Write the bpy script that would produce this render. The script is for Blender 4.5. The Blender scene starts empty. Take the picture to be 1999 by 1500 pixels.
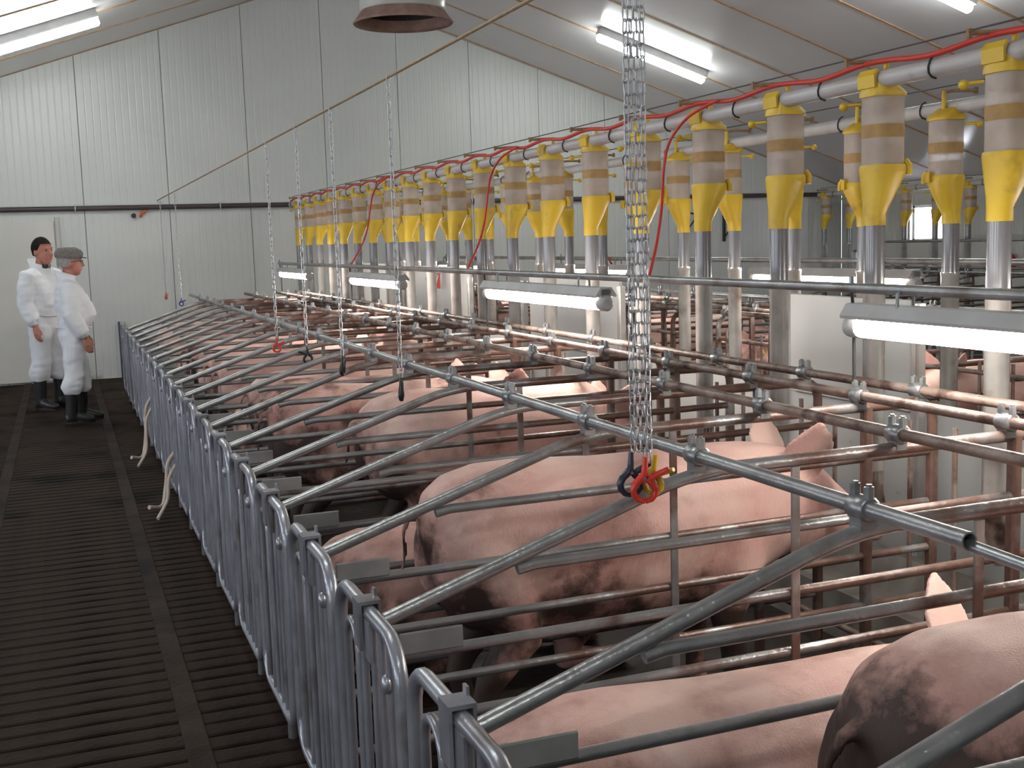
import bpy, math, random
from mathutils import Vector, Matrix

S = bpy.context.scene
COL = S.collection
rnd = random.Random(7)

# ------------------------------------------------------------------ camera
cam_d = bpy.data.cameras.new('camera')
cam_d.sensor_fit = 'HORIZONTAL'; cam_d.sensor_width = 36.0
cam_d.lens = 36.0 * 2300.0 / 1999.0
cam_d.clip_start = 0.05; cam_d.clip_end = 100
cam = bpy.data.objects.new('camera', cam_d); COL.objects.link(cam)
R_ = Vector((0.93368599, -0.35671049, -0.03143417))
U_ = Vector((0.07262337, 0.10266816, 0.99206103))
F_ = Vector((0.35065129, 0.92855634, -0.12176534))
m3 = Matrix((R_, U_, -F_)).transposed()
cam.matrix_world = Matrix.Translation((0, 0, 1.6455)) @ m3.to_4x4()
S.camera = cam

# ------------------------------------------------------------------ world, exposure, light levels
w = bpy.data.worlds.new('world'); S.world = w; w.use_nodes = True
w.node_tree.nodes['Background'].inputs[0].default_value = (0.75, 0.85, 1.0, 1)
w.node_tree.nodes['Background'].inputs[1].default_value = 1.0
S.view_settings.view_transform = 'Standard'
S.view_settings.look = 'None'
S.view_settings.exposure = 1.04
S.view_settings.gamma = 1.0
S.view_settings.use_curve_mapping = False
S.cycles.max_bounces = 6
S.cycles.diffuse_bounces = 3
S.cycles.glossy_bounces = 3
S.cycles.transparent_max_bounces = 12
S.cycles.sample_clamp_indirect = 6
STALL_TUBE = 24.0      # emission of the fluorescent tubes over the stalls
CEIL_TUBE = 26.0       # emission of the fluorescent tubes under the ceiling
SKYLIGHT = 4.6         # daylight behind the window panes

# ------------------------------------------------------------------ mesh helpers
class MB:
    def __init__(s): s.v = []; s.f = []; s.sm = []
    def add(s, vs, fs, smooth=False):
        o = len(s.v); s.v += [tuple(x) for x in vs]
        s.f += [tuple(i + o for i in f) for f in fs]; s.sm += [smooth] * len(fs); return s
    def box(s, c, d, rot=None):
        hx, hy, hz = d[0] / 2, d[1] / 2, d[2] / 2
        vs = [Vector((x, y, z)) for x in (-hx, hx) for y in (-hy, hy) for z in (-hz, hz)]
        if rot is not None: vs = [rot @ q for q in vs]
        vs = [q + Vector(c) for q in vs]
        return s.add(vs, [(0, 1, 3, 2), (4, 6, 7, 5), (0, 4, 5, 1), (2, 3, 7, 6), (0, 2, 6, 4), (1, 5, 7, 3)])
    def cbox(s, c, d, ch):
        """box with chamfered vertical-plane edges: an octagonal prism along its longest axis"""
        ax = max(range(3), key=lambda i: d[i]); o = [i for i in range(3) if i != ax]
        a, b = d[o[0]] / 2, d[o[1]] / 2
        prof = [(a - ch, b), (a, b - ch), (a, -b + ch), (a - ch, -b), (-a + ch, -b), (-a, -b + ch), (-a, b - ch), (-a + ch, b)]
        vs = []
        for e in (-1, 1):
            for p, q in prof:
                r = [0, 0, 0]; r[ax] = e * d[ax] / 2; r[o[0]] = p; r[o[1]] = q
                vs.append((r[0] + c[0], r[1] + c[1], r[2] + c[2]))
        fs = [(i, (i + 1) % 8, 8 + (i + 1) % 8, 8 + i) for i in range(8)] + [tuple(range(8)), tuple(range(15, 7, -1))]
        return s.add(vs, fs)
    def tube(s, pts, r, seg=10, closed=False, cap=True, hollow=0):
        pts = [Vector(p) for p in pts]; n = len(pts)
        rs = r if isinstance(r, (list, tuple)) else [r] * n
        T = []
        for i in range(n):
            a = pts[(i - 1) % n] if (closed or i) else pts[i]
            b = pts[(i + 1) % n] if (closed or i < n - 1) else pts[i]
            T.append((b - a).normalized())
        t0 = T[0]; up = Vector((0, 0, 1)) if abs(t0.z) < .9 else Vector((1, 0, 0))
        nrm = (up - t0 * up.dot(t0)).normalized(); vs = []
        for i in range(n):
            nrm = (nrm - T[i] * nrm.dot(T[i])).normalized(); bi = T[i].cross(nrm)
            rr = rs[i]; ra, rb = rr if isinstance(rr, tuple) else (rr, rr)
            for k in range(seg):
                a = 2 * math.pi * k / seg
                vs.append(pts[i] + nrm * (math.cos(a) * ra) + bi * (math.sin(a) * rb))
        fs = []
        for i in range(n if closed else n - 1):
            j = (i + 1) % n
            for k in range(seg):
                l = (k + 1) % seg
                fs.append((i * seg + k, i * seg + l, j * seg + l, j * seg + k))
        s.add(vs, fs, True)
        if not closed and cap:
            s.add(vs[:seg], [tuple(range(seg - 1, -1, -1))]); s.add(vs[-seg:], [tuple(range(seg))])
        return s
    def lathe(s, prof, c=(0, 0, 0), seg=20, smooth=True):
        vs = []
        for r, z in prof:
            for k in range(seg):
                a = 2 * math.pi * k / seg; vs.append((c[0] + r * math.cos(a), c[1] + r * math.sin(a), c[2] + z))
        fs = [(i * seg + k, i * seg + (k + 1) % seg, (i + 1) * seg + (k + 1) % seg, (i + 1) * seg + k) for i in range(len(prof) - 1) for k in range(seg)]
        return s.add(vs, fs, smooth)
    def rings(s, rings, cap=True, smooth=True):
        n = len(rings[0]); vs = [p for r in rings for p in r]
        fs = [(i * n + k, i * n + (k + 1) % n, (i + 1) * n + (k + 1) % n, (i + 1) * n + k) for i in range(len(rings) - 1) for k in range(n)]
        s.add(vs, fs, smooth)
        if cap: s.add(rings[0], [tuple(range(n - 1, -1, -1))]); s.add(rings[-1], [tuple(range(n))])
        return s
    def ellipsoid(s, c, r, seg=14, rg=9, rot=None):
        rr = []
        for i in range(rg + 1):
            t = -math.pi / 2 + math.pi * (i + .02 if i == 0 else i - .02 if i == rg else i) / rg
            ring = []
            for k in range(seg):
                a = 2 * math.pi * k / seg
                q = Vector((r[0] * math.cos(t) * math.cos(a), r[1] * math.cos(t) * math.sin(a), r[2] * math.sin(t)))
                if rot is not None: q = rot @ q
                ring.append(tuple(q + Vector(c)))
            rr.append(ring)
        return s.rings(rr)
    def prism(s, poly, y0, y1):
        """polygon in xz extruded along y"""
        n = len(poly); vs = [(x, y0, z) for x, z in poly] + [(x, y1, z) for x, z in poly]
        fs = [(i, (i + 1) % n, n + (i + 1) % n, n + i) for i in range(n)] + [tuple(range(n - 1, -1, -1)), tuple(range(n, 2 * n))]
        return s.add(vs, fs)
    def mesh(s, name, m=None):
        me = bpy.data.meshes.new(name); me.from_pydata(s.v, [], s.f); me.update()
        me.polygons.foreach_set('use_smooth', s.sm)
        if m: me.materials.append(m)
        return me
def arc(c, r, a0, a1, n, f):
    return [f(c[0] + r * math.cos(a0 + (a1 - a0) * i / n), c[1] + r * math.sin(a0 + (a1 - a0) * i / n)) for i in range(n + 1)]

def link(name, data, parent=None, loc=None, rotz=None):
    o = bpy.data.objects.new(name, data); COL.objects.link(o)
    if parent is not None: o.parent = parent
    if loc is not None: o.location = loc
    if rotz is not None: o.rotation_euler = (0, 0, rotz)
    return o
def tag(o, label, cat, group=None, kind=None):
    if label: o['label'] = label
    if cat: o['category'] = cat
    if group: o['group'] = group
    if kind: o['kind'] = kind
    return o
def thing(name, label, cat, loc=(0, 0, 0), rotz=0, group=None, kind=None):
    return tag(link(name, None, None, loc, rotz), label, cat, group, kind)
def clone(root, loc, label, rotz=None, scale=None):
    r = root.copy(); COL.objects.link(r); r.location = loc; r['label'] = label
    if rotz is not None: r.rotation_euler = (0, 0, rotz)
    if scale is not None: r.scale = scale
    for ch in list(root.children):
        c = ch.copy(); COL.objects.link(c); c.parent = r
        for g in list(ch.children):
            d = g.copy(); COL.objects.link(d); d.parent = c
    return r
ORD = ('first second third fourth fifth sixth seventh eighth ninth tenth eleventh twelfth thirteenth fourteenth fifteenth sixteenth '
       'seventeenth eighteenth nineteenth twentieth twenty-first twenty-second twenty-third twenty-fourth').split()

# ------------------------------------------------------------------ materials
def mat(name, c1, c2=None, rough=.5, metal=0, scale=6, detail=4, thr=(.35, .65), bump=0, bscale=60, coords='Object', rand=0, spec=.5, dirt=None, stretch=None):
    m = bpy.data.materials.new(name); m.use_nodes = True
    N = m.node_tree.nodes; L = m.node_tree.links; B = N['Principled BSDF']
    B.inputs['Roughness'].default_value = rough; B.inputs['Metallic'].default_value = metal
    B.inputs['Specular IOR Level'].default_value = spec
    tc = N.new('ShaderNodeTexCoord'); src = tc.outputs[coords]
    if rand:
        oi = N.new('ShaderNodeObjectInfo'); va = N.new('ShaderNodeVectorMath'); va.operation = 'ADD'
        mu = N.new('ShaderNodeMath'); mu.operation = 'MULTIPLY'; mu.inputs[1].default_value = 37.0
        L.new(oi.outputs['Random'], mu.inputs[0]); L.new(src, va.inputs[0]); L.new(mu.outputs[0], va.inputs[1]); src = va.outputs[0]
    if stretch:
        mp = N.new('ShaderNodeMapping'); mp.inputs['Scale'].default_value = stretch; L.new(src, mp.inputs[0]); src = mp.outputs[0]
    m['_'] = 0
    col = None
    if c2 is not None:
        no = N.new('ShaderNodeTexNoise'); no.inputs['Scale'].default_value = scale; no.inputs['Detail'].default_value = detail
        L.new(src, no.inputs['Vector'])
        ra = N.new('ShaderNodeValToRGB'); ra.color_ramp.elements[0].position = thr[0]; ra.color_ramp.elements[1].position = thr[1]
        ra.color_ramp.elements[0].color = (*c1, 1); ra.color_ramp.elements[1].color = (*c2, 1)
        L.new(no.outputs['Fac'], ra.inputs[0]); col = ra.outputs[0]
    else:
        B.inputs['Base Color'].default_value = (*c1, 1)
    if dirt:                                # (colour, scale, low, high)
        n2 = N.new('ShaderNodeTexNoise'); n2.inputs['Scale'].default_value = dirt[1]; n2.inputs['Detail'].default_value = 6
        L.new(src, n2.inputs['Vector'])
        mr = N.new('ShaderNodeMapRange'); mr.inputs[1].default_value = dirt[2]; mr.inputs[2].default_value = dirt[3]
        L.new(n2.outputs['Fac'], mr.inputs[0])
        mx = N.new('ShaderNodeMix'); mx.data_type = 'RGBA'
        L.new(mr.outputs[0], mx.inputs[0]); mx.inputs[7].default_value = (*dirt[0], 1)
        if col is not None: L.new(col, mx.inputs[6])
        else: mx.inputs[6].default_value = (*c1, 1)
        col = mx.outputs[2]
    if col is not None: L.new(col, B.inputs['Base Color'])
    if bump:
        nb = N.new('ShaderNodeTexNoise'); nb.inputs['Scale'].default_value = bscale; nb.inputs['Detail'].default_value = 3
        L.new(src, nb.inputs['Vector'])
        bp = N.new('ShaderNodeBump'); bp.inputs['Strength'].default_value = bump; bp.inputs['Distance'].default_value = .01
        L.new(nb.outputs['Fac'], bp.inputs['Height']); L.new(bp.outputs[0], B.inputs['Normal'])
    m['_src'] = src.node.name
    return m
def emit(name, c, s):
    m = bpy.data.materials.new(name); m.use_nodes = True
    B = m.node_tree.nodes['Principled BSDF']
    B.inputs['Base Color'].default_value = (.8, .8, .8, 1)
    B.inputs['Emission Color'].default_value = (*c, 1); B.inputs['Emission Strength'].default_value = s
    return m
M = {}
GALV, GALV2, RUST, RUST2 = (.36, .36, .365), (.24, .24, .245), (.072, .036, .028), (.2, .1, .07)
M['galv'] = mat('galvanised_steel', GALV, GALV2, .33, .65, 9, 5, bump=.12, bscale=90, rand=1, dirt=((.13, .08, .055), 5, .58, .75))
M['gate'] = mat('gate_steel', (.40, .405, .45), (.27, .275, .31), .32, .55, 7, 5, bump=.1, bscale=70, rand=1, dirt=((.12, .075, .05), 4, .58, .74))
M['clamp'] = mat('zinc_clamp', (.32, .325, .335), (.20, .205, .21), .35, .7, 25, 3, rand=1)
M['rust'] = mat('rusty_pipe', (.185, .118, .095), (.34, .275, .245), .5, .35, 7, 6, (.35, .7), bump=.35, bscale=50, rand=1, dirt=(RUST, 11, .50, .66))
# divider rails: galvanised behind, increasingly rusty towards the trough end
def rail_mat():
    m = mat('divider_rail', GALV, (.27, .265, .27), .32, .5, 9, 5, bump=.2, bscale=60)
    N = m.node_tree.nodes; L = m.node_tree.links; B = N['Principled BSDF']
    old = B.inputs['Base Color'].links[0].from_socket
    tc = N.new('ShaderNodeTexCoord'); sx = N.new('ShaderNodeSeparateXYZ'); L.new(tc.outputs['Object'], sx.inputs[0])
    oi = N.new('ShaderNodeObjectInfo'); mu = N.new('ShaderNodeMath'); mu.operation = 'MULTIPLY'; mu.inputs[1].default_value = 51
    L.new(oi.outputs['Random'], mu.inputs[0])
    va = N.new('ShaderNodeVectorMath'); va.operation = 'ADD'; L.new(tc.outputs['Object'], va.inputs[0]); L.new(mu.outputs[0], va.inputs[1])
    no = N.new('ShaderNodeTexNoise'); no.inputs['Scale'].default_value = 6; no.inputs['Detail'].default_value = 7; L.new(va.outputs[0], no.inputs['Vector'])
    g = N.new('ShaderNodeMapRange'); g.inputs[1].default_value = .35; g.inputs[2].default_value = 1.5; g.inputs[3].default_value = -.18; g.inputs[4].default_value = .16
    L.new(sx.outputs[0], g.inputs[0])
    ad = N.new('ShaderNodeMath'); ad.operation = 'ADD'; L.new(no.outputs['Fac'], ad.inputs[0]); L.new(g.outputs[0], ad.inputs[1])
    rp = N.new('ShaderNodeMapRange'); rp.inputs[1].default_value = .46; rp.inputs[2].default_value = .60; L.new(ad.outputs[0], rp.inputs[0])
    n2 = N.new('ShaderNodeTexNoise'); n2.inputs['Scale'].default_value = 30; L.new(va.outputs[0], n2.inputs['Vector'])
    rc = N.new('ShaderNodeMix'); rc.data_type = 'RGBA'; rc.inputs[6].default_value = (*RUST, 1); rc.inputs[7].default_value = (.185, .112, .088, 1); L.new(n2.outputs['Fac'], rc.inputs[0])
    mx = N.new('ShaderNodeMix'); mx.data_type = 'RGBA'; L.new(rp.outputs[0], mx.inputs[0]); L.new(old, mx.inputs[6]); L.new(rc.outputs[2], mx.inputs[7])
    L.new(mx.outputs[2], B.inputs['Base Color'])
    mm = N.new('ShaderNodeMapRange'); mm.inputs[3].default_value = .65; mm.inputs[4].default_value = .15; L.new(rp.outputs[0], mm.inputs[0]); L.new(mm.outputs[0], B.inputs['Metallic'])
    return m
M['rail'] = rail_mat()
M['plate'] = mat('latch_plate_plastic', (.20, .20, .20), (.26, .25, .245), .6, 0, 12, 3, rand=1)
M['yellow'] = mat('yellow_plastic', (.72, .48, .035), (.62, .40, .03), .38, 0, 5, 3, rand=1, dirt=((.30, .19, .06), 9, .6, .8))
M['hopper'] = mat('dusty_clear_plastic', (.66, .56, .49), (.54, .44, .37), .35, 0, 8, 4, rand=1)
M['hopper'].node_tree.nodes['Principled BSDF'].inputs['Alpha'].default_value = .66
M['band'] = mat('feed_dust_band', (.42, .27, .10), (.33, .19, .085), .7, 0, 20, 4, (.3, .7), rand=1)
M['feed'] = mat('pig_feed', (.35, .22, .12), (.25, .15, .08), .9, 0, 60, 3, rand=1, bump=.4, bscale=150)
M['pvc_dark'] = mat('grey_pvc_tube', (.175, .172, .185), (.22, .216, .228), .2, .1, 3, 2, rand=1)
M['steel_tube'] = mat('stainless_drop_tube', (.56, .545, .53), (.46, .44, .42), .24, .5, 9, 4, rand=1, dirt=((.2, .12, .08), 6, .6, .8))
M['pipe_white'] = mat('feed_pipe_grey_plastic', (.50, .48, .47), (.42, .39, .38), .4, 0, 4, 3, dirt=((.3, .22, .17), 7, .6, .8))
M['red_cable'] = mat('red_cable', (.55, .035, .025), None, .45)
M['black'] = mat('black_plastic', (.02, .02, .022), None, .5)
M['dark_pipe'] = mat('dark_brown_pipe', (.055, .042, .045), (.075, .058, .058), .5, .1, 3, 3)
M['lamp_grey'] = mat('lamp_housing_grey', (.42, .42, .42), (.35, .345, .34), .45, 0, 6, 3, rand=1)
M['stall_tube'] = emit('fluorescent_stall_tube', (1.0, .93, .84), STALL_TUBE)
M['ceil_tube'] = emit('fluorescent_ceiling_tube', (.93, 1.0, .96), CEIL_TUBE)
M['daylight'] = emit('window_daylight', (.84, .90, 1.0), SKYLIGHT)
M['pale_pane'] = emit('pale_blue_pane', (.45, .68, .9), .55)
M['window_frame'] = mat('white_window_frame', (.6, .6, .6), None, .4)
def wall_mat():
    m = mat('white_sandwich_panel', (.60, .605, .59), (.56, .565, .55), .36, 0, .7, 3)
    N = m.node_tree.nodes; L = m.node_tree.links; B = N['Principled BSDF']
    tc = N.new('ShaderNodeTexCoord'); sx = N.new('ShaderNodeSeparateXYZ'); L.new(tc.outputs['Object'], sx.inputs[0])
    ad = N.new('ShaderNodeMath'); ad.operation = 'ADD'; L.new(sx.outputs[0], ad.inputs[0]); L.new(sx.outputs[1], ad.inputs[1])
    mu = N.new('ShaderNodeMath'); mu.operation = 'MULTIPLY'; mu.inputs[1].default_value = 1 / .089; L.new(ad.outputs[0], mu.inputs[0])
    fr = N.new('ShaderNodeMath'); fr.operation = 'FRACT'; L.new(mu.outputs[0], fr.inputs[0])
    pp = N.new('ShaderNodeMath'); pp.operation = 'PINGPONG'; pp.inputs[1].default_value = .5; L.new(fr.outputs[0], pp.inputs[0])
    mr = N.new('ShaderNodeMapRange'); mr.inputs[1].default_value = 0; mr.inputs[2].default_value = .14; L.new(pp.outputs[0], mr.inputs[0])
    bp = N.new('ShaderNodeBump'); bp.inputs['Strength'].default_value = .5; bp.inputs['Distance'].default_value = .004
    L.new(mr.outputs[0], bp.inputs['Height']); L.new(bp.outputs[0], B.inputs['Normal'])
    # splashed dirt near the floor
    old = B.inputs['Base Color'].links[0].from_socket
    no = N.new('ShaderNodeTexNoise'); no.inputs['Scale'].default_value = 3; no.inputs['Detail'].default_value = 8; L.new(tc.outputs['Object'], no.inputs['Vector'])
    g = N.new('ShaderNodeMapRange'); g.inputs[1].default_value = 0; g.inputs[2].default_value = .45; g.inputs[3].default_value = .12; g.inputs[4].default_value = -.3; L.new(sx.outputs[2], g.inputs[0])
    a2 = N.new('ShaderNodeMath'); a2.operation = 'ADD'; L.new(no.outputs['Fac'], a2.inputs[0]); L.new(g.outputs[0], a2.inputs[1])
    r2 = N.new('ShaderNodeMapRange'); r2.inputs[1].default_value = .6; r2.inputs[2].default_value = .72; r2.inputs[4].default_value = .7; L.new(a2.outputs[0], r2.inputs[0])
    mx = N.new('ShaderNodeMix'); mx.data_type = 'RGBA'; mx.inputs[7].default_value = (.2, .15, .12, 1); L.new(r2.outputs[0], mx.inputs[0]); L.new(old, mx.inputs[6]); L.new(mx.outputs[2], B.inputs['Base Color'])
    return m
M['wall'] = wall_mat()
M['ceiling'] = mat('ceiling_panel', (.70, .675, .69), (.64, .615, .63), .17, 0, .5, 3)
M['strip'] = mat('foam_joint_strip', (.50, .31, .17), (.38, .22, .12), .8, 0, 12, 4)
M['seam'] = mat('panel_seam_dark', (.10, .095, .09), None, .8)
M['cord'] = mat('brown_cord', (.30, .20, .11), (.24, .155, .09), .8, 0, 40, 2)
M['concrete'] = mat('dirty_concrete_slat', (.044, .029, .022), (.024, .0155, .012), .7, 0, 3.2, 7, (.3, .7), bump=.5, bscale=45, coords='Generated' if False else 'Object', rand=0, dirt=((.008, .0055, .0045), 1.7, .50, .66), spec=.06)
M['band_conc'] = mat('worn_concrete_band', (.048, .032, .025), (.026, .017, .013), .65, 0, 4, 7, bump=.4, bscale=40, dirt=((.010, .007, .006), 2.2, .50, .68), spec=.06)
M['pit'] = mat('dark_pit', (.006, .005, .005), None, .9)
M['stall_floor'] = mat('stall_floor_manure', (.045, .032, .026), (.025, .018, .014), .6, 0, 4, 6, bump=.6, bscale=25)
M['board'] = mat('white_pvc_board', (.48, .475, .465), (.43, .42, .415), .4, 0, 2, 3, dirt=((.2, .14, .11), 6, .66, .74))
M['trough'] = mat('trough_concrete', (.28, .26, .24), (.18, .15, .13), .6, 0, 5, 5)
M['duct'] = mat('white_duct_plastic', (.55, .55, .53), (.5, .49, .47), .3, 0, 3, 2)
M['duct_rim'] = mat('dusty_duct_rim', (.36, .24, .20), (.26, .16, .13), .8, 0, 9, 4)
M['duct_in'] = mat('duct_inside', (.045, .035, .032), (.03, .025, .024), .8, 0, 6, 3)
M['sign_red'] = mat('sign_red', (.55, .02, .02), None, .4)
M['sign_white'] = mat('sign_white', (.8, .78, .75), None, .4)
M['chain'] = mat('zinc_chain', (.56, .57, .60), (.40, .41, .44), .28, .6, 60, 2, rand=1)
M['c_red'] = mat('red_clamp_plastic', (.62, .035, .02), None, .35)
M['c_navy'] = mat('navy_clamp_plastic', (.02, .025, .045), None, .35)
M['c_black'] = mat('black_clamp_plastic', (.014, .014, .016), None, .35)
M['c_yellow'] = mat('yellow_clamp_plastic', (.6, .38, .02), None, .4)
M['c_orange'] = mat('orange_clamp_pad', (.6, .12, .03), None, .4)
M['c_blue'] = mat('blue_clamp_plastic', (.03, .05, .3), None, .4)
M['hose'] = mat('pale_hose', (.55, .47, .40), (.45, .36, .30), .4, 0, 9, 3)
M['tagy'] = mat('yellow_ear_tag', (.65, .52, .03), None, .5)
M['eye'] = mat('dark_eye', (.01, .008, .008), None, .15)
M['skin'] = mat('human_skin', (.50, .21, .155), (.44, .165, .12), .5, 0, 9, 3)
M['suit'] = mat('white_coverall', (.80, .81, .84), (.74, .75, .79), .75, 0, 6, 4, bump=.6, bscale=9)
M['boot'] = mat('black_rubber_boot', (.016, .016, .018), (.03, .027, .025), .4, 0, 6, 3)
M['hair_dark'] = mat('dark_hair', (.010, .007, .006), (.018, .013, .011), .8, 0, 40, 3, bump=.5, bscale=120, spec=.15)
M['hair_grey'] = mat('grey_hair', (.34, .32, .31), (.25, .235, .225), .6, 0, 40, 3, bump=.5, bscale=120)
M['cap'] = mat('grey_tweed_cap', (.15, .13, .12), (.22, .20, .185), .85, 0, 45, 3, bump=.5, bscale=100)
M['shirt'] = mat('dark_shirt', (.03, .035, .04), None, .8)
def pig_mat(name, lo, hi, z0=.25, z1=.85, ham=.10):
    m = mat(name, (.74, .535, .468), (.57, .30, .268), .58, 0, 3.2, 4, (.3, .72), bump=.0, rand=1, spec=.35)
    N = m.node_tree.nodes; L = m.node_tree.links; B = N['Principled BSDF']
    B.inputs['Subsurface Weight'].default_value = 0.0
    old = B.inputs['Base Color'].links[0].from_socket
    src = N[m['_src']].outputs[0]
    tc = N.new('ShaderNodeTexCoord'); sx = N.new('ShaderNodeSeparateXYZ'); L.new(tc.outputs['Object'], sx.inputs[0])
    # bristle relief
    mp = N.new('ShaderNodeMapping'); mp.inputs['Scale'].default_value = (260, 260, 45); mp.inputs['Rotation'].default_value = (0, .35, 0); L.new(tc.outputs['Object'], mp.inputs[0])
    nb = N.new('ShaderNodeTexNoise'); nb.inputs['Scale'].default_value = 1; nb.inputs['Detail'].default_value = 2; L.new(mp.outputs[0], nb.inputs['Vector'])
    bp = N.new('ShaderNodeBump'); bp.inputs['Strength'].default_value = .28; bp.inputs['Distance'].default_value = .006; L.new(nb.outputs['Fac'], bp.inputs['Height']); L.new(bp.outputs[0], B.inputs['Normal'])
    hm = N.new('ShaderNodeMapRange'); hm.inputs[1].default_value = .45; hm.inputs[2].default_value = .75; hm.inputs[4].default_value = .22; L.new(nb.outputs['Fac'], hm.inputs[0])
    hx = N.new('ShaderNodeMix'); hx.data_type = 'RGBA'; hx.inputs[7].default_value = (.78, .62, .52, 1); L.new(hm.outputs[0], hx.inputs[0]); L.new(old, hx.inputs[6])
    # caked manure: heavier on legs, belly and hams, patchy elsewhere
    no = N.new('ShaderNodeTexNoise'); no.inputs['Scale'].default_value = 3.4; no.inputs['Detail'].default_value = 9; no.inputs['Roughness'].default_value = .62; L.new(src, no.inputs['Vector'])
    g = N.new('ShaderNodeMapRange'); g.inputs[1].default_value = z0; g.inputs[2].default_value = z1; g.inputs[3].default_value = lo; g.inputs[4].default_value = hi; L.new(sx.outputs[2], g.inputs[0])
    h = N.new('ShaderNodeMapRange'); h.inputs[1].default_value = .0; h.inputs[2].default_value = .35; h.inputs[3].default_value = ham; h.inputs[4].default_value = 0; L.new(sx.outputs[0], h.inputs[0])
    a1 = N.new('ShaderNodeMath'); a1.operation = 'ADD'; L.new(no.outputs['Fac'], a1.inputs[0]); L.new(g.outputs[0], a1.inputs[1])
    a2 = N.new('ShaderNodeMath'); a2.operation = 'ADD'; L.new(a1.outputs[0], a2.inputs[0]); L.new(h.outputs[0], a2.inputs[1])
    # thin reddish brown staining with lower-flank shade painted in, under the caked patches
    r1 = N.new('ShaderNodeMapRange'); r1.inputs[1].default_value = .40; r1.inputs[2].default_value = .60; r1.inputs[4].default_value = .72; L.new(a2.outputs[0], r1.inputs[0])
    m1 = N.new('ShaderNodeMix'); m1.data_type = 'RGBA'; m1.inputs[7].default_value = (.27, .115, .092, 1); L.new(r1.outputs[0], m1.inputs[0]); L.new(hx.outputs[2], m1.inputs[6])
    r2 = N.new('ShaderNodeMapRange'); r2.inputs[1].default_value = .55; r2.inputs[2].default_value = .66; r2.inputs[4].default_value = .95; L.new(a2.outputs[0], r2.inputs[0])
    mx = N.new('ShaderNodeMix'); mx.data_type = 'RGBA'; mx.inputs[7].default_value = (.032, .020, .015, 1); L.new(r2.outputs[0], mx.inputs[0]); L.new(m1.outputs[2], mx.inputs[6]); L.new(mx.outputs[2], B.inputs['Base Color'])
    return m
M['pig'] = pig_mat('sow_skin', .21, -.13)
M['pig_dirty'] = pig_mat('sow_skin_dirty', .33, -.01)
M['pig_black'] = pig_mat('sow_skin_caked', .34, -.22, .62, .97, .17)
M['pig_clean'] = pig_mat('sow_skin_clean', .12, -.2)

# ------------------------------------------------------------------ layout constants (metres, camera stands at x=0, y=0)
P = .65; Y0 = 1.885            # stall pitch and the divider under the hanging clamps
XG = .60; XF = 2.936; XM = 3.465   # rear gates, drop tubes, middle board between the two rows
YW = 16.29; YB = -4.0; XL = -5.1; XR = 12.02
ZR = 5.18; SL = .334
N0, N1 = -2, 18                # divider indices along the rows
def ceil_z(x): return ZR - SL * abs(x - XM)

# ------------------------------------------------------------------ the setting: floor
def structure(name, label, cat): return thing(name, label, cat, kind='structure')
fl = structure('floor', 'dark slatted concrete floor of the barn', 'floor')
mb = MB(); mb.box(((XL + XR) / 2, (YB + YW) / 2, -.2), (XR - XL, YW - YB, .1)); link('slurry_pit', mb.mesh('slurry_pit', M['pit']), fl)
SP, GAP = .112, .017
cols = [(-.45, .273), (.355, 1.078), (-1.255, -.532)]
slat_me = {}
def slat(x0, x1, y):
    key = (x0, x1)
    if key not in slat_me:
        b = MB(); b.cbox(((x0 + x1) / 2, 0, -.035), (x1 - x0, SP - GAP, .07), .006); slat_me[key] = b.mesh('slat', M['concrete'])
    o = link('slat', slat_me[key], fl, (0, y, rnd.uniform(-.002, .001))); o.rotation_euler = (0, 0, rnd.uniform(-.002, .002))
rest = MB(); nsl = int((YW - YB) / SP)
for (x0, x1) in cols + [(-2.06, -1.337), (-2.865, -2.142), (-3.67, -2.947), (-4.475, -3.752), (-5.1, -4.557)]:
    off = .052 if x0 == .355 else 0
    for i in range(nsl):
        y = 3.30 + SP * i + off - SP * 65
        if y > YW - .05 or y < YB: continue
        if 3.2 < y < 8.0 and x0 in (-.45, .355): slat(x0, x1, y)
        else: rest.cbox(((x0 + x1) / 2, y, -.035), (x1 - x0, SP - GAP, .07), .006)
o = link('distant_slats', rest.mesh('distant_slats', M['concrete']), fl); o['kind'] = 'stuff'
for k in range(8):
    xb = .314 - .805 * k if k else .314
    b = MB(); b.cbox((xb, (YB + YW) / 2, -.034), (.0825, YW - YB, .07), .004); link('concrete_band', b.mesh('concrete_band', M['band_conc']), fl)
b = MB(); b.box((1.12, (YB + YW) / 2, -.034), (.085, YW - YB, .07)); link('concrete_band', b.mesh('concrete_band', M['band_conc']), fl)
for x0, x1 in ((1.16, 6.0), (6.0, 9.0), (9.0, XR)):
    b = MB(); b.box(((x0 + x1) / 2, (YB + YW) / 2, -.034), (x1 - x0, YW - YB, .07)); link('slab', b.mesh('slab', M['stall_floor'] if x0 != 6.0 else M['band_conc']), fl)

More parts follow.
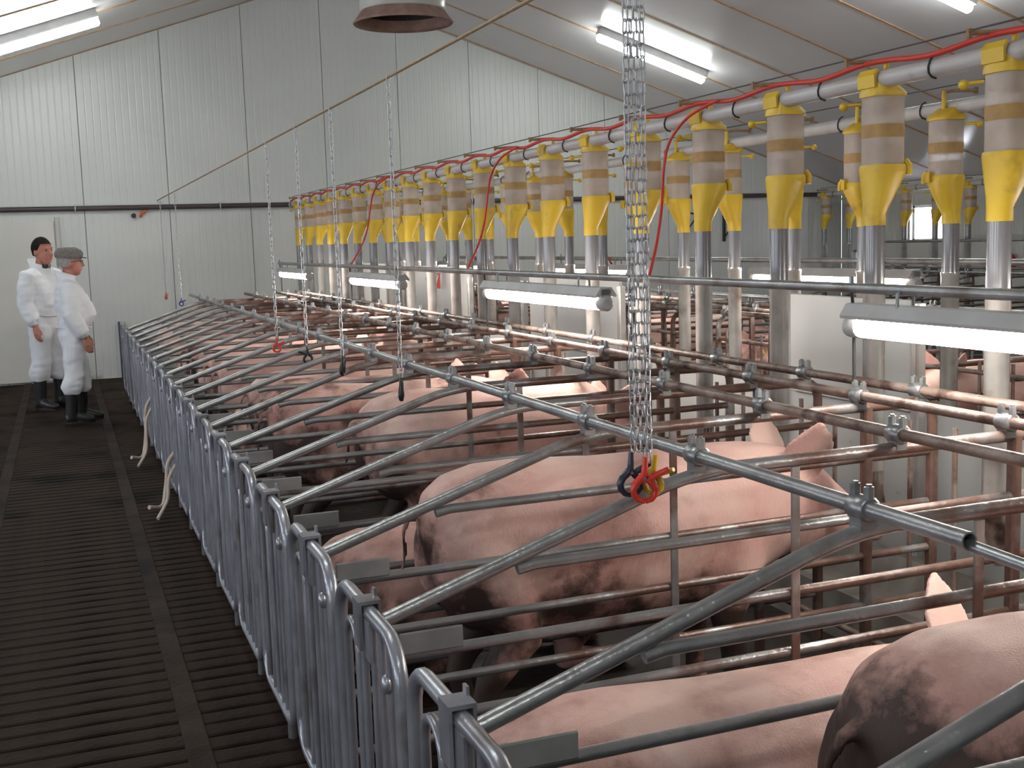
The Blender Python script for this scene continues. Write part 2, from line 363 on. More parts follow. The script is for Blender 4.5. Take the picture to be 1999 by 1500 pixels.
# ------------------------------------------------------------------ walls, ceiling, windows
we = structure('wall_end', 'white ribbed panel end wall behind the two men', 'wall')
pw = 1.06; x = .3413 - pw * 6
while x < XR:
    a, c = max(x, XL), min(x + pw, XR)
    if c - a > .05:
        g = .008; a2, c2 = a + g / 2, c - g / 2
        pts = [(a2, -.3), (c2, -.3), (c2, ceil_z(c2) + .03)]
        if a2 < XM < c2: pts.append((XM, ZR + .03))
        pts.append((a2, ceil_z(a2) + .03))
        b = MB(); b.prism(pts, YW, YW + .06); link('wall_panel', b.mesh('wall_panel', M['wall']), we)
    x += pw
b = MB(); b.prism([(XL, -.3), (XR, -.3), (XR, ceil_z(XR)), (XM, ZR), (XL, ceil_z(XL))], YW + .012, YW + .1); link('seam_backing', b.mesh('seam_backing', M['seam']), we)
b = MB(); b.prism([(XL, -.3), (XR, -.3), (XR, ceil_z(XR) + .05), (XM, ZR + .05), (XL, ceil_z(XL) + .05)], YB - .1, YB)
tag(link('wall_back', b.mesh('wall_back', M['wall'])), 'white panel wall closing the barn behind the viewer', 'wall', kind='structure')
WINR = (13.86, 14.62, 1.43, 1.96); WIN2 = (15.72, 16.03, 1.07, 1.30)
def side_wall(name, label, x, t, wins):
    r = structure(name, label, 'wall'); top = ceil_z(x) + .04
    ys = sorted(set([YB, YW] + [v for q in wins for v in q[:2]]))
    for y0, y1 in zip(ys, ys[1:]):
        hole = [q for q in wins if q[0] <= y0 and q[1] >= y1]
        spans = [(-.3, top)] if not hole else [(-.3, hole[0][2]), (hole[0][3], top)]
        for z0, z1 in spans:
            b = MB(); b.box((x + t / 2, (y0 + y1) / 2, (z0 + z1) / 2), (abs(t), y1 - y0, z1 - z0)); link('wall_panel', b.mesh('wall_panel', M['wall']), r)
    return r
LW = [(-2.6 + 3.6 * k, -.8 + 3.6 * k, 1.0, 2.0) for k in range(5)]
side_wall('wall_right', 'white side wall with a bright daylight window', XR, .14, [WINR, WIN2])
side_wall('wall_left', 'white side wall with a row of windows along the aisle', XL, -.14, LW)
def window(name, label, x, t, q, m):
    y0, y1, z0, z1 = q; r = structure(name, label, 'window')
    b = MB(); b.box((x + t * .8, (y0 + y1) / 2, (z0 + z1) / 2), (.01, y1 - y0, z1 - z0)); link('pane', b.mesh('pane', m), r)
    f = .035
    for c, d in (((x + t * .6, y0 + f / 2, (z0 + z1) / 2), (.05, f, z1 - z0)), ((x + t * .6, y1 - f / 2, (z0 + z1) / 2), (.05, f, z1 - z0)),
                 ((x + t * .6, (y0 + y1) / 2, z0 + f / 2), (.05, y1 - y0, f)), ((x + t * .6, (y0 + y1) / 2, z1 - f / 2), (.05, y1 - y0, f))):
        b = MB(); b.box(c, d); link('window_frame', b.mesh('window_frame', M['window_frame']), r)
window('window_1', 'overexposed white daylight window in the far side wall', XR, .14, WINR, M['daylight'])
window('window_2', 'small pale blue window low in the far side wall', XR, .14, WIN2, M['pale_pane'])
for i, q in enumerate(LW):
    window('window_%d' % (i + 3), 'daylight window in the aisle side wall, %s from the end wall' % ORD[4 - i], XL, -.14, q, M['daylight'])

ce = structure('ceiling', 'grey glossy sandwich panel ceiling sloping down from the ridge', 'ceiling')
ty = [16.2 - 1.235 * k for k in range(18)]
edges = [YW] + ty[1:]
for side in (-1, 1):
    xe = XL if side < 0 else XR
    for k in range(len(edges) - 1):
        y1, y0 = edges[k] - .004, edges[k + 1] + .004
        y0 = max(y0, YB)
        if y1 <= YB: continue
        ze = ceil_z(xe)
        b = MB(); b.add([(XM, y0, ZR), (xe, y0, ze), (xe, y1, ze), (XM, y1, ZR), (XM, y0, ZR + .08), (xe, y0, ze + .08), (xe, y1, ze + .08), (XM, y1, ZR + .08)],
                        [(0, 1, 2, 3), (4, 7, 6, 5), (0, 4, 5, 1), (1, 5, 6, 2), (2, 6, 7, 3), (3, 7, 4, 0)])
        link('ceiling_panel', b.mesh('ceiling_panel', M['ceiling']), ce)
    for k, yy in enumerate(ty):
        if yy < YB + .1: continue
        hw = .021; d = .007
        y0, y1 = (yy - hw, yy + hw); ze = ceil_z(xe)
        b = MB(); b.add([(XM, y0, ZR - d), (xe, y0, ze - d), (xe, y1, ze - d), (XM, y1, ZR - d), (XM, y0, ZR + .02), (xe, y0, ze + .02), (xe, y1, ze + .02), (XM, y1, ZR + .02)],
                        [(0, 1, 2, 3), (4, 7, 6, 5), (0, 4, 5, 1), (1, 5, 6, 2), (2, 6, 7, 3), (3, 7, 4, 0)])
        link('joint_strip', b.mesh('joint_strip', M['strip']), ce)
b = MB(); b.cbox((XR - .05, (YB + YW) / 2, 2.40), (.1, YW - YB, .10), .01)
tag(link('trim_1', b.mesh('trim_1', M['pipe_white'])), 'pale eave beam along the top of the far side wall', 'trim', kind='structure')

# ------------------------------------------------------------------ end wall fittings
t = thing('wall_pipe', 'dark brown pipe running across the white end wall', 'pipe', (0, YW - .05, 2.213))
b = MB(); b.tube([(XL + .1, 0, 0), (XR - .2, 0, 0)], .033, 12); link('pipe_run', b.mesh('pipe_run', M['dark_pipe']), t)
for xx in (.23, 2.05, 3.9, 5.6, 7.4, 9.2, 11):
    b = MB(); b.tube([(xx, .05, -.04), (xx, -.02, -.045), (xx, -.04, 0), (xx, -.02, .045), (xx, .05, .04)], .008, 6); link('pipe_clip', b.mesh('pipe_clip', M['window_frame']), t)
M['door'] = mat('cream_door_panel', (.63, .61, .57), (.58, .56, .525), .4, 0, 1.5, 3, dirt=((.3, .25, .21), 2.5, .68, .8))
d1 = structure('door_1', 'cream sliding door leaf in the end wall behind the men', 'door')
b = MB(); b.cbox((-.62, YW - .022, 1.04), (1.16, .035, 2.04), .006); link('door_leaf', b.mesh('door_leaf', M['door']), d1)
b = MB(); b.cbox((.0, YW - .02, 1.06), (.055, .045, 2.1), .006); link('door_frame', b.mesh('door_frame', M['board']), d1)
b = MB(); b.tube([(-.12, YW - .045, .95), (-.12, YW - .085, .97), (-.12, YW - .085, 1.13), (-.12, YW - .045, 1.15)], .01, 7); link('door_handle', b.mesh('door_handle', M['galv']), d1)
b = MB(); b.lathe([(0, .0), (.03, .0), (.03, .05), (0, .05)]);
o = tag(link('wall_hook', b.mesh('wall_hook', M['dark_pipe']), None, (.94, YW - .01, 2.11)), 'small dark knob on the end wall below the brown pipe', 'hook'); o.rotation_euler = (math.pi / 2, 0, 0)
b = MB(); b.tube([(0, 0, -.05), (.02, -.02, 0), (.06, -.02, .02), (.1, -.01, .07)], .018, 7)
tag(link('paint_rag', b.mesh('paint_rag', M['c_orange']), None, (1.02, YW - .02, 2.14)), 'orange scrap stuck on the end wall below the brown pipe', 'scrap')
t = thing('corner_post', 'thin dark blue post standing at the foot of the end wall', 'post', (.66, YW - .06, 0))
b = MB(); b.cbox((0, 0, .37), (.022, .03, .74), .004); link('post_angle', b.mesh('post_angle', mat('navy_post', (.05, .055, .09), None, .5)), t)
b = MB(); b.cbox((.045, .02, .37), (.06, .03, .74), .006); link('post_strip', b.mesh('post_strip', M['board']), t)
for k, (xx, lab) in enumerate(((9.03, 'black angled bracket on the end wall, closer to the feed rows'), (9.79, 'black angled bracket on the end wall, closer to the side wall'))):
    t = thing('wall_bracket', lab, 'bracket', (xx, YW - .02, 1.52))
    b = MB(); b.cbox((0, 0, .28), (.05, .03, .58), .006); link('bracket_upright', b.mesh('bracket_upright', M['black']), t)
    b = MB(); b.tube([(0, -.01, .05), (.23, -.12, .42)], .014, 6); link('bracket_strut', b.mesh('bracket_strut', M['black']), t)
    b = MB(); b.tube([(0, -.01, .5), (.12, -.1, .44), (.23, -.12, .42)], .014, 6); link('bracket_arm', b.mesh('bracket_arm', M['black']), t)
t = thing('fire_extinguisher', 'red fire extinguisher hanging on the far side wall', 'extinguisher', (XR - .11, 12.49, 1.02))
b = MB(); b.lathe([(0, 0), (.075, .01), (.08, .03), (.08, .16), (.06, .21), (.03, .23), (0, .23)], seg=14); link('cylinder_body', b.mesh('cylinder_body', M['sign_red']), t)
b = MB(); b.tube([(0, 0, .22), (0, 0, .26), (0, .06, .27), (0, .09, .2), (0, .09, .08)], .012, 7); link('hose_valve', b.mesh('hose_valve', M['black']), t)
t = thing('alarm_bell', 'small red alarm bell beside the pale blue window', 'bell', (XR - .02, 15.66, 1.2)); t.rotation_euler = (0, -math.pi / 2, 0)
b = MB(); b.lathe([(0, .07), (.03, .068), (.055, .05), (.062, .02), (.062, 0), (0, 0)], seg=16); link('bell_dome', b.mesh('bell_dome', M['sign_red']), t)
b = MB(); b.lathe([(0, .085), (.01, .083), (.012, .068), (0, .068)], seg=10); link('bell_boss', b.mesh('bell_boss', M['black']), t)

# ------------------------------------------------------------------ exhaust duct under the ridge
t = thing('exhaust_duct', 'round white exhaust duct with a dusty rim hanging from the ridge', 'duct', (XM, 12.0, 3.9))
b = MB(); b.lathe([(.425, .10), (.44, .12), (.445, 1.32), (.43, 1.32), (.42, .12)], seg=40); link('duct_shell', b.mesh('duct_shell', M['duct']), t)
b = MB(); b.lathe([(.43, .10), (.455, .06), (.50, .0), (.515, -.015), (.505, -.03), (.46, .0), (.415, .07), (.415, .13)], seg=40); link('inlet_flare', b.mesh('inlet_flare', M['duct_rim']), t)
b = MB(); b.lathe([(.414, .08), (.41, .6), (0, .6)], seg=32); link('duct_lining', b.mesh('duct_lining', M['duct_in']), t)
b = MB(); b.lathe([(0, .20), (.09, .2), (.1, .22), (.1, .4), (0, .4)], seg=16); link('fan_hub', b.mesh('fan_hub', M['black']), t)
bl = MB(); bl.add([(.09, -.05, .27), (.39, -.10, .25), (.40, .10, .34), (.09, .06, .33), (.09, -.05, .275), (.39, -.10, .255), (.40, .10, .345), (.09, .06, .335)], [(3, 2, 1, 0), (4, 5, 6, 7), (0, 1, 5, 4), (1, 2, 6, 5), (2, 3, 7, 6), (3, 0, 4, 7)])
bm_ = bl.mesh('fan_blade', M['dark_pipe'])
for k in range(5): link('fan_blade', bm_, t, None, k * 2 * math.pi / 5)

# ------------------------------------------------------------------ lamps
def tube_lamp_meshes():
    L_ = 1.62
    b = MB(); b.rings([[(xx, yy, z) for xx, z in ((-.052, .030), (-.055, .04), (-.03, .078), (.03, .078), (.055, .04), (.052, .030), (.02, .04), (-.02, .04))] for yy in (-L_ / 2 - .03, L_ / 2 + .03)], smooth=False)
    hs = b.mesh('housing', M['lamp_grey'])
    b = MB(); b.tube([(0, -L_ / 2, 0), (0, L_ / 2, 0)], .034, 16); tb = b.mesh('light_tube', M['stall_tube'])
    b = MB(); b.tube([(0, -.035, 0), (0, -.02, 0), (0, .02, 0), (0, .035, 0)], [.026, .037, .037, .034], 14); b.box((0, 0, .045), (.05, .04, .05)); cp = b.mesh('end_cap', M['lamp_grey'])
    b = MB(); b.tube([(-.03, 0, .07), (-.03, 0, .115), (0, 0, .13), (.03, 0, .115), (.03, 0, .07)], .006, 6); hk = b.mesh('hanger', M['clamp'])
    return hs, tb, cp, hk, L_
HS, TB, CP, HK, LL = tube_lamp_meshes()
def stall_lamp(x, yfar, label):
    t = thing('stall_lamp', label, 'lamp', (x, yfar - LL / 2, 1.325), group='tube lamps over the stalls')
    link('housing', HS, t); link('light_tube', TB, t)
    for s in (-1, 1):
        link('end_cap', CP, t, (0, s * (LL / 2 + .01), 0)); link('hanger', HK, t, (0, s * LL * .36, 0))
rowa = [14.0, 10.37, 6.77, 3.2]; rowb = [14.34, 10.62, 7.06, 3.48]
for k, yf in enumerate(rowa): stall_lamp(2.43, yf, 'glowing tube lamp above the aisle side stalls, %s from the end wall' % ORD[k])
for k, yf in enumerate(rowb): stall_lamp(4.50, yf, 'glowing tube lamp beyond the white boards, %s from the end wall' % ORD[k])
def lamp_pipe(x, lab, n):
    t = thing('lamp_pipe', lab, 'pipe', (x, 0, 1.452))
    b = MB(); b.tube([(0, -2.5, 0), (0, 14.15, 0)], .017, 10); link('pipe_run', b.mesh('pipe_run', M['galv']), t)
    for k in range(n):
        yy = 14.1 - 3.62 * k
        b = MB(); b.tube([(0, yy, 0), (.01, yy, -.10), (.012, yy, -.332)], .006, 6); link('support_rod', b.mesh('support_rod', M['black']), t)
        b = MB(); b.tube([(0, yy, .0), (0, yy, .04)], .009, 7); link('rod_end', b.mesh('rod_end', M['clamp']), t)
lamp_pipe(2.43, 'long grey pipe carrying the tube lamps over the aisle side stalls', 4)
lamp_pipe(4.50, 'long grey pipe carrying the tube lamps beyond the white boards', 4)
lamp_pipe(10.75, 'long grey pipe over the stalls along the window wall', 4)
# ceiling lamps follow the slope, across the barn
th = math.atan(SL); CL = 1.52
b = MB(); b.rings([[(xx, yy, zz) for yy, zz in ((-.05, .0), (-.055, .015), (-.05, .095), (.05, .095), (.055, .015), (.05, 0))] for xx in (-CL / 2 - .03, CL / 2 + .03)], smooth=False); CH = b.mesh('lamp_base', M['lamp_grey'])
b = MB(); b.tube([(-CL / 2 - .02, 0, -.035), (-CL / 2, 0, -.035), (CL / 2, 0, -.035), (CL / 2 + .02, 0, -.035)], [.03, .05, .05, .03], 16); CT = b.mesh('light_cover', M['ceil_tube'])
for side, nm in ((-1, 'aisle half'), (1, 'window half')):
    for k in range(4):
        yy = 13.5 - 4.75 * k
        xx = XM + side * 3.65
        t = thing('ceiling_lamp', 'glowing tube lamp under the ceiling, %s of the barn, %s from the end wall' % (nm, ORD[k]), 'lamp', (xx, yy, ceil_z(xx) - .098), group='ceiling lamps')
        t.rotation_euler = (0, th * side, 0)
        link('lamp_base', CH, t); link('light_cover', CT, t)

# ------------------------------------------------------------------ stall dividers
def rounded(pts, r, n=5):
    """polyline with rounded inner corners"""
    pts = [Vector(p) for p in pts]; out = [pts[0]]
    for a, c, e in zip(pts, pts[1:], pts[2:]):
        u, v = (a - c).normalized(), (e - c).normalized()
        rr = min(r, (a - c).length * .45, (e - c).length * .45)
        p0, p1 = c + u * rr, c + v * rr
        for i in range(n + 1):
            s = i / n; out.append(p0 * (1 - s) ** 2 + c * 2 * s * (1 - s) + p1 * s ** 2)
    return out + [pts[-1]]
def divider_parts():
    out = []
    def add(nm, b, m): out.append((nm, b.mesh(nm, m)))
    b = MB(); b.tube(rounded([(.03, 0, .795), (.83, 0, 1.058), (1.2, 0, 1.06), (2.12, 0, 1.06), (2.12, 0, .9)], .12, 6), .0172, 12); add('top_rail', b, M['rail'])
    b = MB(); b.tube([(.355, 0, .872), (.40, 0, .88), (2.10, 0, .89)], .0142, 9); add('rail', b, M['rail'])
    for z in (.705, .545, .375, .20):
        b = MB(); b.tube([(.02, 0, z), (.9, 0, z + .006), (2.10, 0, z + .012)], .0135, 9); add('rail', b, M['rail'])
    b = MB(); b.tube([(.02, 0, 0), (.02, 0, .80)], .017, 10); add('rear_post', b, M['rail'])
    b = MB(); b.cbox((1.12, -.014, .665), (.026, .007, .76), .002); add('flat_bar', b, M['rail'])
    b = MB(); b.cbox((1.85, 0, .53), (.034, .034, 1.06), .006); add('front_post', b, M['rail'])
    b = MB(); b.cbox((2.12, 0, .46), (.034, .034, .92), .006); add('front_post', b, M['rail'])
    b = MB(); b.cbox((.13, -.028, .742), (.15, .008, .052), .003); b.box((.07, -.014, .742), (.02, .03, .03)); add('latch_plate', b, M['plate'])
    return out
DP = divider_parts()
ROWS = {'a': 'aisle row', 'b': 'row beyond the boards', 'c': 'row along the window wall'}
def make_divider(loc, rotz, label, row):
    t = thing('stall_divider', label, 'divider', loc, rotz, group='sow stall dividers, ' + ROWS[row])
    for nm, me in DP:
        link(nm, me, t)
    return t
proto = None
def dividers(row, x, rotz, ns):
    global proto
    for n in ns:
        lab = 'steel pipe sow stall divider, %s from the end wall, %s' % (ORD[N1 - n], ROWS[row])
        if proto is None: proto = make_divider((x, Y0 + P * n, 0), rotz, lab, row)
        else:
            r = clone(proto, (x, Y0 + P * n, 0), lab, rotz); r['group'] = 'sow stall dividers, ' + ROWS[row]
dividers('a', XG, 0, range(N1, N0 - 1, -1))
dividers('b', 2 * XM - XG, math.pi, range(N1, N0 - 1, -1))
dividers('c', 9.0, 0, range(N1, 4, -1))

# rear gates: one rounded frame around each divider end
def gate_parts():
    out = []
    def add(nm, b, m): out.append((nm, b.mesh(nm, m)))
    y0, y1, z0, z1, r = -.285, .272, .14, .83, .095
    f = lambda a, c: (0, a, c)
    pts = arc((y1 - r, z1 - r), r, 0, math.pi / 2, 6, f) + arc((y0 + r, z1 - r), r, math.pi / 2, math.pi, 6, f) + arc((y0 + r, z0 + r), r, math.pi, 1.5 * math.pi, 6, f) + arc((y1 - r, z0 + r), r, 1.5 * math.pi, 2 * math.pi, 6, f)
    b = MB(); b.tube(pts, .0165, 10, closed=True); add('gate_frame', b, M['gate'])
    for yy in (-.205, -.135, -.065, .03):
        b = MB(); b.tube([(0, yy, z0), (0, yy, z1)], .0095, 8); add('bar', b, M['gate'])
    b = MB(); b.tube([(0, .085, z0)] + arc((.145, .70), .06, math.pi, 0, 8, f)[0:] + [(0, .205, z0)], .011, 8); add('inner_hoop', b, M['gate'])
    b = MB(); b.box((0, -.01, .853), (.052, .058, .008)); b.box((-.0225, -.01, .80), (.007, .058, .11)); b.box((.0225, -.01, .81), (.007, .058, .09)); b.box((.0225, .008, .862), (.006, .02, .022)); add('clip_channel', b, M['gate'])
    b = MB(); b.box((-.012, -.06, .775), (.007, .05, .09)); add('latch_tab', b, M['gate'])
    b = MB(); b.ellipsoid((-.012, -.205, .725), (.012, .018, .022), 7, 5); add('weld_lump', b, M['gate'])
    return out
GP = gate_parts(); gproto = None
for row, x, rz in (('a', XG - .012, 0), ('b', 2 * XM - XG + .012, math.pi)):
    for n in range(N1, N0 - 1, -1):
        lab = 'grey rounded tube rear gate, %s from the end wall, %s' % (ORD[N1 - n], ROWS[row])
        if gproto is None:
            gproto = thing('rear_gate', lab, 'gate', (x, Y0 + P * n, 0), rz, group='rear gates, aisle row')
            for nm, me in GP: link(nm, me, gproto)
        else:
            r = clone(gproto, (x, Y0 + P * n, 0), lab, rz); r['group'] = 'rear gates, ' + ROWS[row]

# ------------------------------------------------------------------ long pipes clamped on the dividers
b = MB(); b.tube([(0, -.027, 0), (0, -.024, 0), (0, .024, 0), (0, .027, 0)], [.022, .026, .026, .022], 12)
b.box((0, 0, -.028), (.034, .036, .03))
for s in (-1, 1):
    b.cbox((0, s * .021, .030), (.026, .013, .030), .007); b.tube([(0, s * .021, .03), (0, s * .021, .050)], .0065, 7)
CLM = b.mesh('pipe_clamp', M['clamp'])
def long_pipe(x, z, y0, y1, m, label, ns, r=.0165):
    t = thing('brace_pipe', label, 'pipe', (x, 0, z))
    b = MB(); b.tube([(0, y0, 0), (0, (y0 + y1) / 2, 0), (0, y1, 0)], r, 14, cap=False)
    b.tube([(0, y0, 0), (0, y0 + .25, 0)], r * .8, 14, cap=False)
    # rim of the open near end
    k = 14; ro = [(math.cos(2 * math.pi * i / k), math.sin(2 * math.pi * i / k)) for i in range(k)]
    b.add([(c * r, y0, s * r) for c, s in ro] + [(c * r * .8, y0, s * r * .8) for c, s in ro], [(i, (i + 1) % k, k + (i + 1) % k, k + i) for i in range(k)])
    link('pipe_run', b.mesh('pipe_run', m), t)
    for n in ns: link('pipe_clamp', CLM, t, (0, Y0 + P * n, 0))
    return t
ZP = 1.10
ALLN = range(N0, N1 + 1)
long_pipe(1.4407, ZP, 1.59, 14.75, M['galv'], 'grey brace pipe with an open sawn end along the bends, aisle row', range(0, N1 + 1), .0168)
long_pipe(1.468, ZP - .022, -1.5, 1.44, M['galv'], 'short grey brace pipe continuing past the sawn pipe end', range(N0, 0), .0168)
b = MB(); b.tube([(1.455, 1.40, ZP - .02), (1.445, 1.72, ZP - .005)], .0115, 10)
tag(link('coupling_rod', b.mesh('coupling_rod', M['clamp'])), 'thin rod joining the two grey brace pipes', 'rod')
long_pipe(2.05, ZP, -1.5, 14.4, M['rust'], 'rusty pipe across the dividers, next to the grey brace pipe', ALLN)
long_pipe(2.42, ZP, -1.5, 14.4, M['rust'], 'rusty pipe across the dividers, under the tube lamps, aisle row', ALLN)
long_pipe(2.66, ZP, -1.5, 14.4, M['rust'], 'rusty pipe across the dividers, beside the drop tubes, aisle row', ALLN)
for xx, lab in ((1.4407, 'by the rear bends'), (2.05, 'in the middle'), (2.42, 'under the tube lamps'), (2.66, 'beside the drop tubes')):
    long_pipe(2 * XM - xx, ZP, -1.5, 14.4, M['galv'] if xx < 2 else M['rust'], 'long pipe across the dividers %s, row beyond the boards' % lab, ALLN)
for xx in (9.85, 10.9):
    long_pipe(xx, ZP, 4.0, 14.4, M['galv'], 'long pipe across the dividers %s, row along the window wall' % ('by the rear bends' if xx < 10 else 'by the feeders'), range(5, N1 + 1))

# front crossbars of every stall (under the rusty pipes)
b = MB(); b.tube([(0, .02, 0), (0, P - .02, 0)], .013, 9); FB = b.mesh('front_crossbar', M['rust'])
b = MB(); b.cbox((0, 0, .28), (.012, .02, .56), .003); FV = b.mesh('front_upright', M['rust'])
for row, x in (('a', 2.72), ('b', 2 * XM - 2.72)):
    for n in range(N1 - 1, N0 - 1, -1):
        t = thing('head_gate', 'rusty head gate at the trough, %s from the end wall, %s' % (ORD[N1 - 1 - n], ROWS[row]), 'gate', (x, Y0 + P * n, 0), group='head gates, ' + ROWS[row])
        for z in (.92, .12): link('front_crossbar', FB, t, (0, 0, z))
        for q in (.11, .54): link('front_upright', FV, t, (0, q, .42))

# ------------------------------------------------------------------ middle boards, troughs
b = MB(); b.cbox((0, (YB + 15.0) / 2, .43), (.03, 15.0 - YB, .86), .004)
tag(link('low_board', b.mesh('low_board', M['board']), None, (XM, 0, 0)), 'long low white board between the two feed troughs', 'board')
for k, (y0, y1, zt) in enumerate(((13.0, 15.0, 1.40), (10.05, 12.1, 1.39), (7.02, 8.62, 1.36), (4.16, 5.06, 1.31), (1.2, 2.4, 1.31))):
    b = MB(); b.cbox((0, (y0 + y1) / 2, (.86 + zt) / 2), (.022, y1 - y0, zt - .86 + .04), .003)
    t = tag(link('tall_board', b.mesh('tall_board', M['board']), None, (XM - .028, 0, 0)), 'tall white board between the feed rows, %s from the end wall' % ORD[k], 'board', 'tall white boards')
# perforated steel uprights that hold the boards
b = MB(); b.cbox((0, 0, .66), (.045, .05, 1.32), .006); b.cbox((-.024, .0, .66), (.004, .03, 1.30), .001); UP = b.mesh('board_post', M['steel_tube'])
for k, yy in enumerate((12.15, 10.0, 8.68, 6.95, 5.15, 4.08, 2.45)):
    tag(link('board_post', UP, None, (XM - .06, yy, 0)), 'steel upright holding the white boards, %s from the end wall' % ORD[k], 'post', 'steel uprights between the feed rows')
for xx, lab in ((3.08, 'long grey feed trough in front of the aisle row'), (2 * XM - 3.08, 'long grey feed trough in front of the row beyond the boards')):
    b = MB(); b.rings([[(q, yy, z) for q, z in ((-.25, 0), (.3, 0), (.3, .22), (.25, .22), (.18, .08), (-.12, .08), (-.2, .2), (-.25, .2))] for yy in (-1.5, 14.4)], smooth=False)
    tag(link('feed_trough', b.mesh('feed_trough', M['trough']), None, (xx, 0, 0)), lab, 'trough')

# number signs
for (xx, yy, z, ch, lab) in ((3.375, 10.93, 1.272, '7', 'red plate with a white number 7 on a white board'), (3.375, 14.68, 1.272, '6', 'red plate with a white number 6 near the end wall')):
    t = thing('number_sign', lab, 'sign', (xx, yy, z)); t.rotation_euler = (0, 0, -math.radians(20))
    b = MB(); b.cbox((0, 0, 0), (.082, .006, .148), .002); link('sign_plate', b.mesh('sign_plate', M['sign_red']), t)
    b = MB()
    if ch == '7': b.tube([(-.026, -.006, .052), (.026, -.006, .052), (.006, -.006, -.005), (-.010, -.006, -.052)], .0085, 6)
    else: b.tube([(.022, -.006, .052), (-.004, -.006, .03), (-.022, -.006, -.012), (-.02, -.006, -.04), (0, -.006, -.053), (.02, -.006, -.04), (.02, -.006, -.015), (0, -.006, -.002), (-.02, -.006, -.016)], .0085, 6)
    link('digit', b.mesh('digit', M['sign_white']), t)
    b = MB(); b.tube([(0, .004, .06), (.075, .03, .06)], .004, 5); link('sign_wire', b.mesh('sign_wire', M['clamp']), t)

# ------------------------------------------------------------------ feed lines and drop feeders
def sq(cx, z, a, bb, ex=4, n=20):
    o = []
    for i in range(n):
        t_ = 2 * math.pi * i / n; c, s = math.cos(t_), math.sin(t_)
        o.append((cx + a * math.copysign(abs(c) ** (2 / ex), c), bb * math.copysign(abs(s) ** (2 / ex), s), z))
    return o
def feeder_parts():
    out = []
    def add(nm, b, m, par=None): out.append((nm, b.mesh(nm, m), par))
    BC = .036
    b = MB(); b.rings([sq(BC, 1.884, .075, .075, 3), sq(BC, 1.870, .078, .078, 3), sq(BC, 1.850, .076, .076, 3), sq(.010, 1.735, .049, .049, 2.4), sq(0, 1.700, .043, .043, 2), sq(0, 1.655, .043, .043, 2)], cap=False)
    b.rings([sq(0, 1.655, .0425, .0425, 2), sq(0, 1.66, .038, .038, 2)], cap=False); add('cone', b, M['yellow'])
    b = MB(); b.box((.115, -.02, 1.875), (.025, .03, .05)); b.tube([(.118, -.03, 1.90), (.125, -.045, 1.88), (.125, -.045, 1.845)], .013, 7); add('shutter_knob', b, M['yellow'])
    b = MB(); b.rings([sq(BC, 1.876, .0705, .0705, 3), sq(BC, 2.150, .0705, .0705, 3)], cap=False); add('hopper', b, M['hopper'])
    b = MB(); b.rings([sq(BC, 1.985, .0715, .0715, 3), sq(BC, 2.035, .0715, .0715, 3)], cap=False); add('measure_band', b, M['band'])
    b = MB(); b.rings([sq(BC, 1.86, .064, .064, 3), sq(BC, 1.95, .064, .064, 3)]); add('feed_fill', b, M['feed'])
    b = MB(); b.rings([sq(BC, 2.075, .03, .03, 2), sq(BC, 2.11, .055, .055, 2), sq(BC, 2.15, .062, .062, 3)]); add('feed_cone', b, M['feed'])
    b = MB(); b.rings([sq(BC, 2.138, .077, .077, 3), sq(BC, 2.152, .078, .078, 3), sq(BC - .012, 2.176, .060, .072, 3), sq(BC - .026, 2.196, .042, .064, 3)]); add('lid', b, M['yellow'])
    b = MB(); b.rings([[(xx, yy, zz) for xx, zz in ((-.042, 2.17), (-.045, 2.215), (-.030, 2.238), (-.022, 2.232), (-.034, 2.205), (-.03, 2.17))] for yy in (-.05, .05)], smooth=False); add('saddle', b, M['yellow'])
    b = MB(); b.tube([(.050, 0, 2.16), (.050, 0, 2.275)], .011, 7); add('lever_post', b, M['yellow'])
    b = MB(); b.tube([(.052, -.02, 2.272), (.0, .03, 2.275), (-.085, .06, 2.272)], .008, 6); b.box((-.085, .06, 2.272), (.014, .014, .03)); add('trip_lever', b, M['feed'])
    b = MB(); b.tube([(-.02, .06, 2.118), (-.06, .10, 2.115)], .007, 6); b.ellipsoid((-.065, .105, 2.112), (.018, .018, .017), 8, 6); add('side_knob', b, M['yellow'])
    b = MB(); b.tube([(0, 0, 1.40), (0, 0, 1.68)], .0395, 16); add('upper_tube', b, M['pvc_dark'])
    b = MB(); b.tube([(0, 0, .66), (0, 0, 1.405), (0, 0, 1.41), (0, 0, 1.425)], [.042, .042, .045, .045], 16, cap=False); b.tube([(0, 0, .66), (0, 0, 1.40)], .039, 16, cap=False); add('lower_tube', b, M['steel_tube'])
    b = MB(); b.tube([(0, 0, .70), (0, 0, .62), (.04, 0, .48)], [.043, .041, .03], 14, cap=False); add('spout', b, M['rust'])
    return out
FP = feeder_parts(); fproto = None
def feeders(row, x, rz, ys):
    global fproto
    for k, yy in enumerate(ys):
        lab = 'yellow drop feeder with dusty hopper, %s from the end wall, %s' % (ORD[k], ROWS[row])
        if fproto is None:
            fproto = thing('drop_feeder', lab, 'feeder', (x, yy, 0), rz, group='drop feeders, aisle row')
            for nm, me, _ in FP: link(nm, me, fproto)
        else:
            r = clone(fproto, (x, yy, 0), lab, rz); r['group'] = 'drop feeders, ' + ROWS[row]
YF = 3.125
feeders('a', XF, 0, [YF + P * n for n in range(19, -4, -1)])
feeders('b', 2 * XM - XF, math.pi, [YF + .14 + P * n for n in range(18, -4, -1)])
feeders('c', 11.5, 0, [16.04 - .645 * k for k in range(8)])
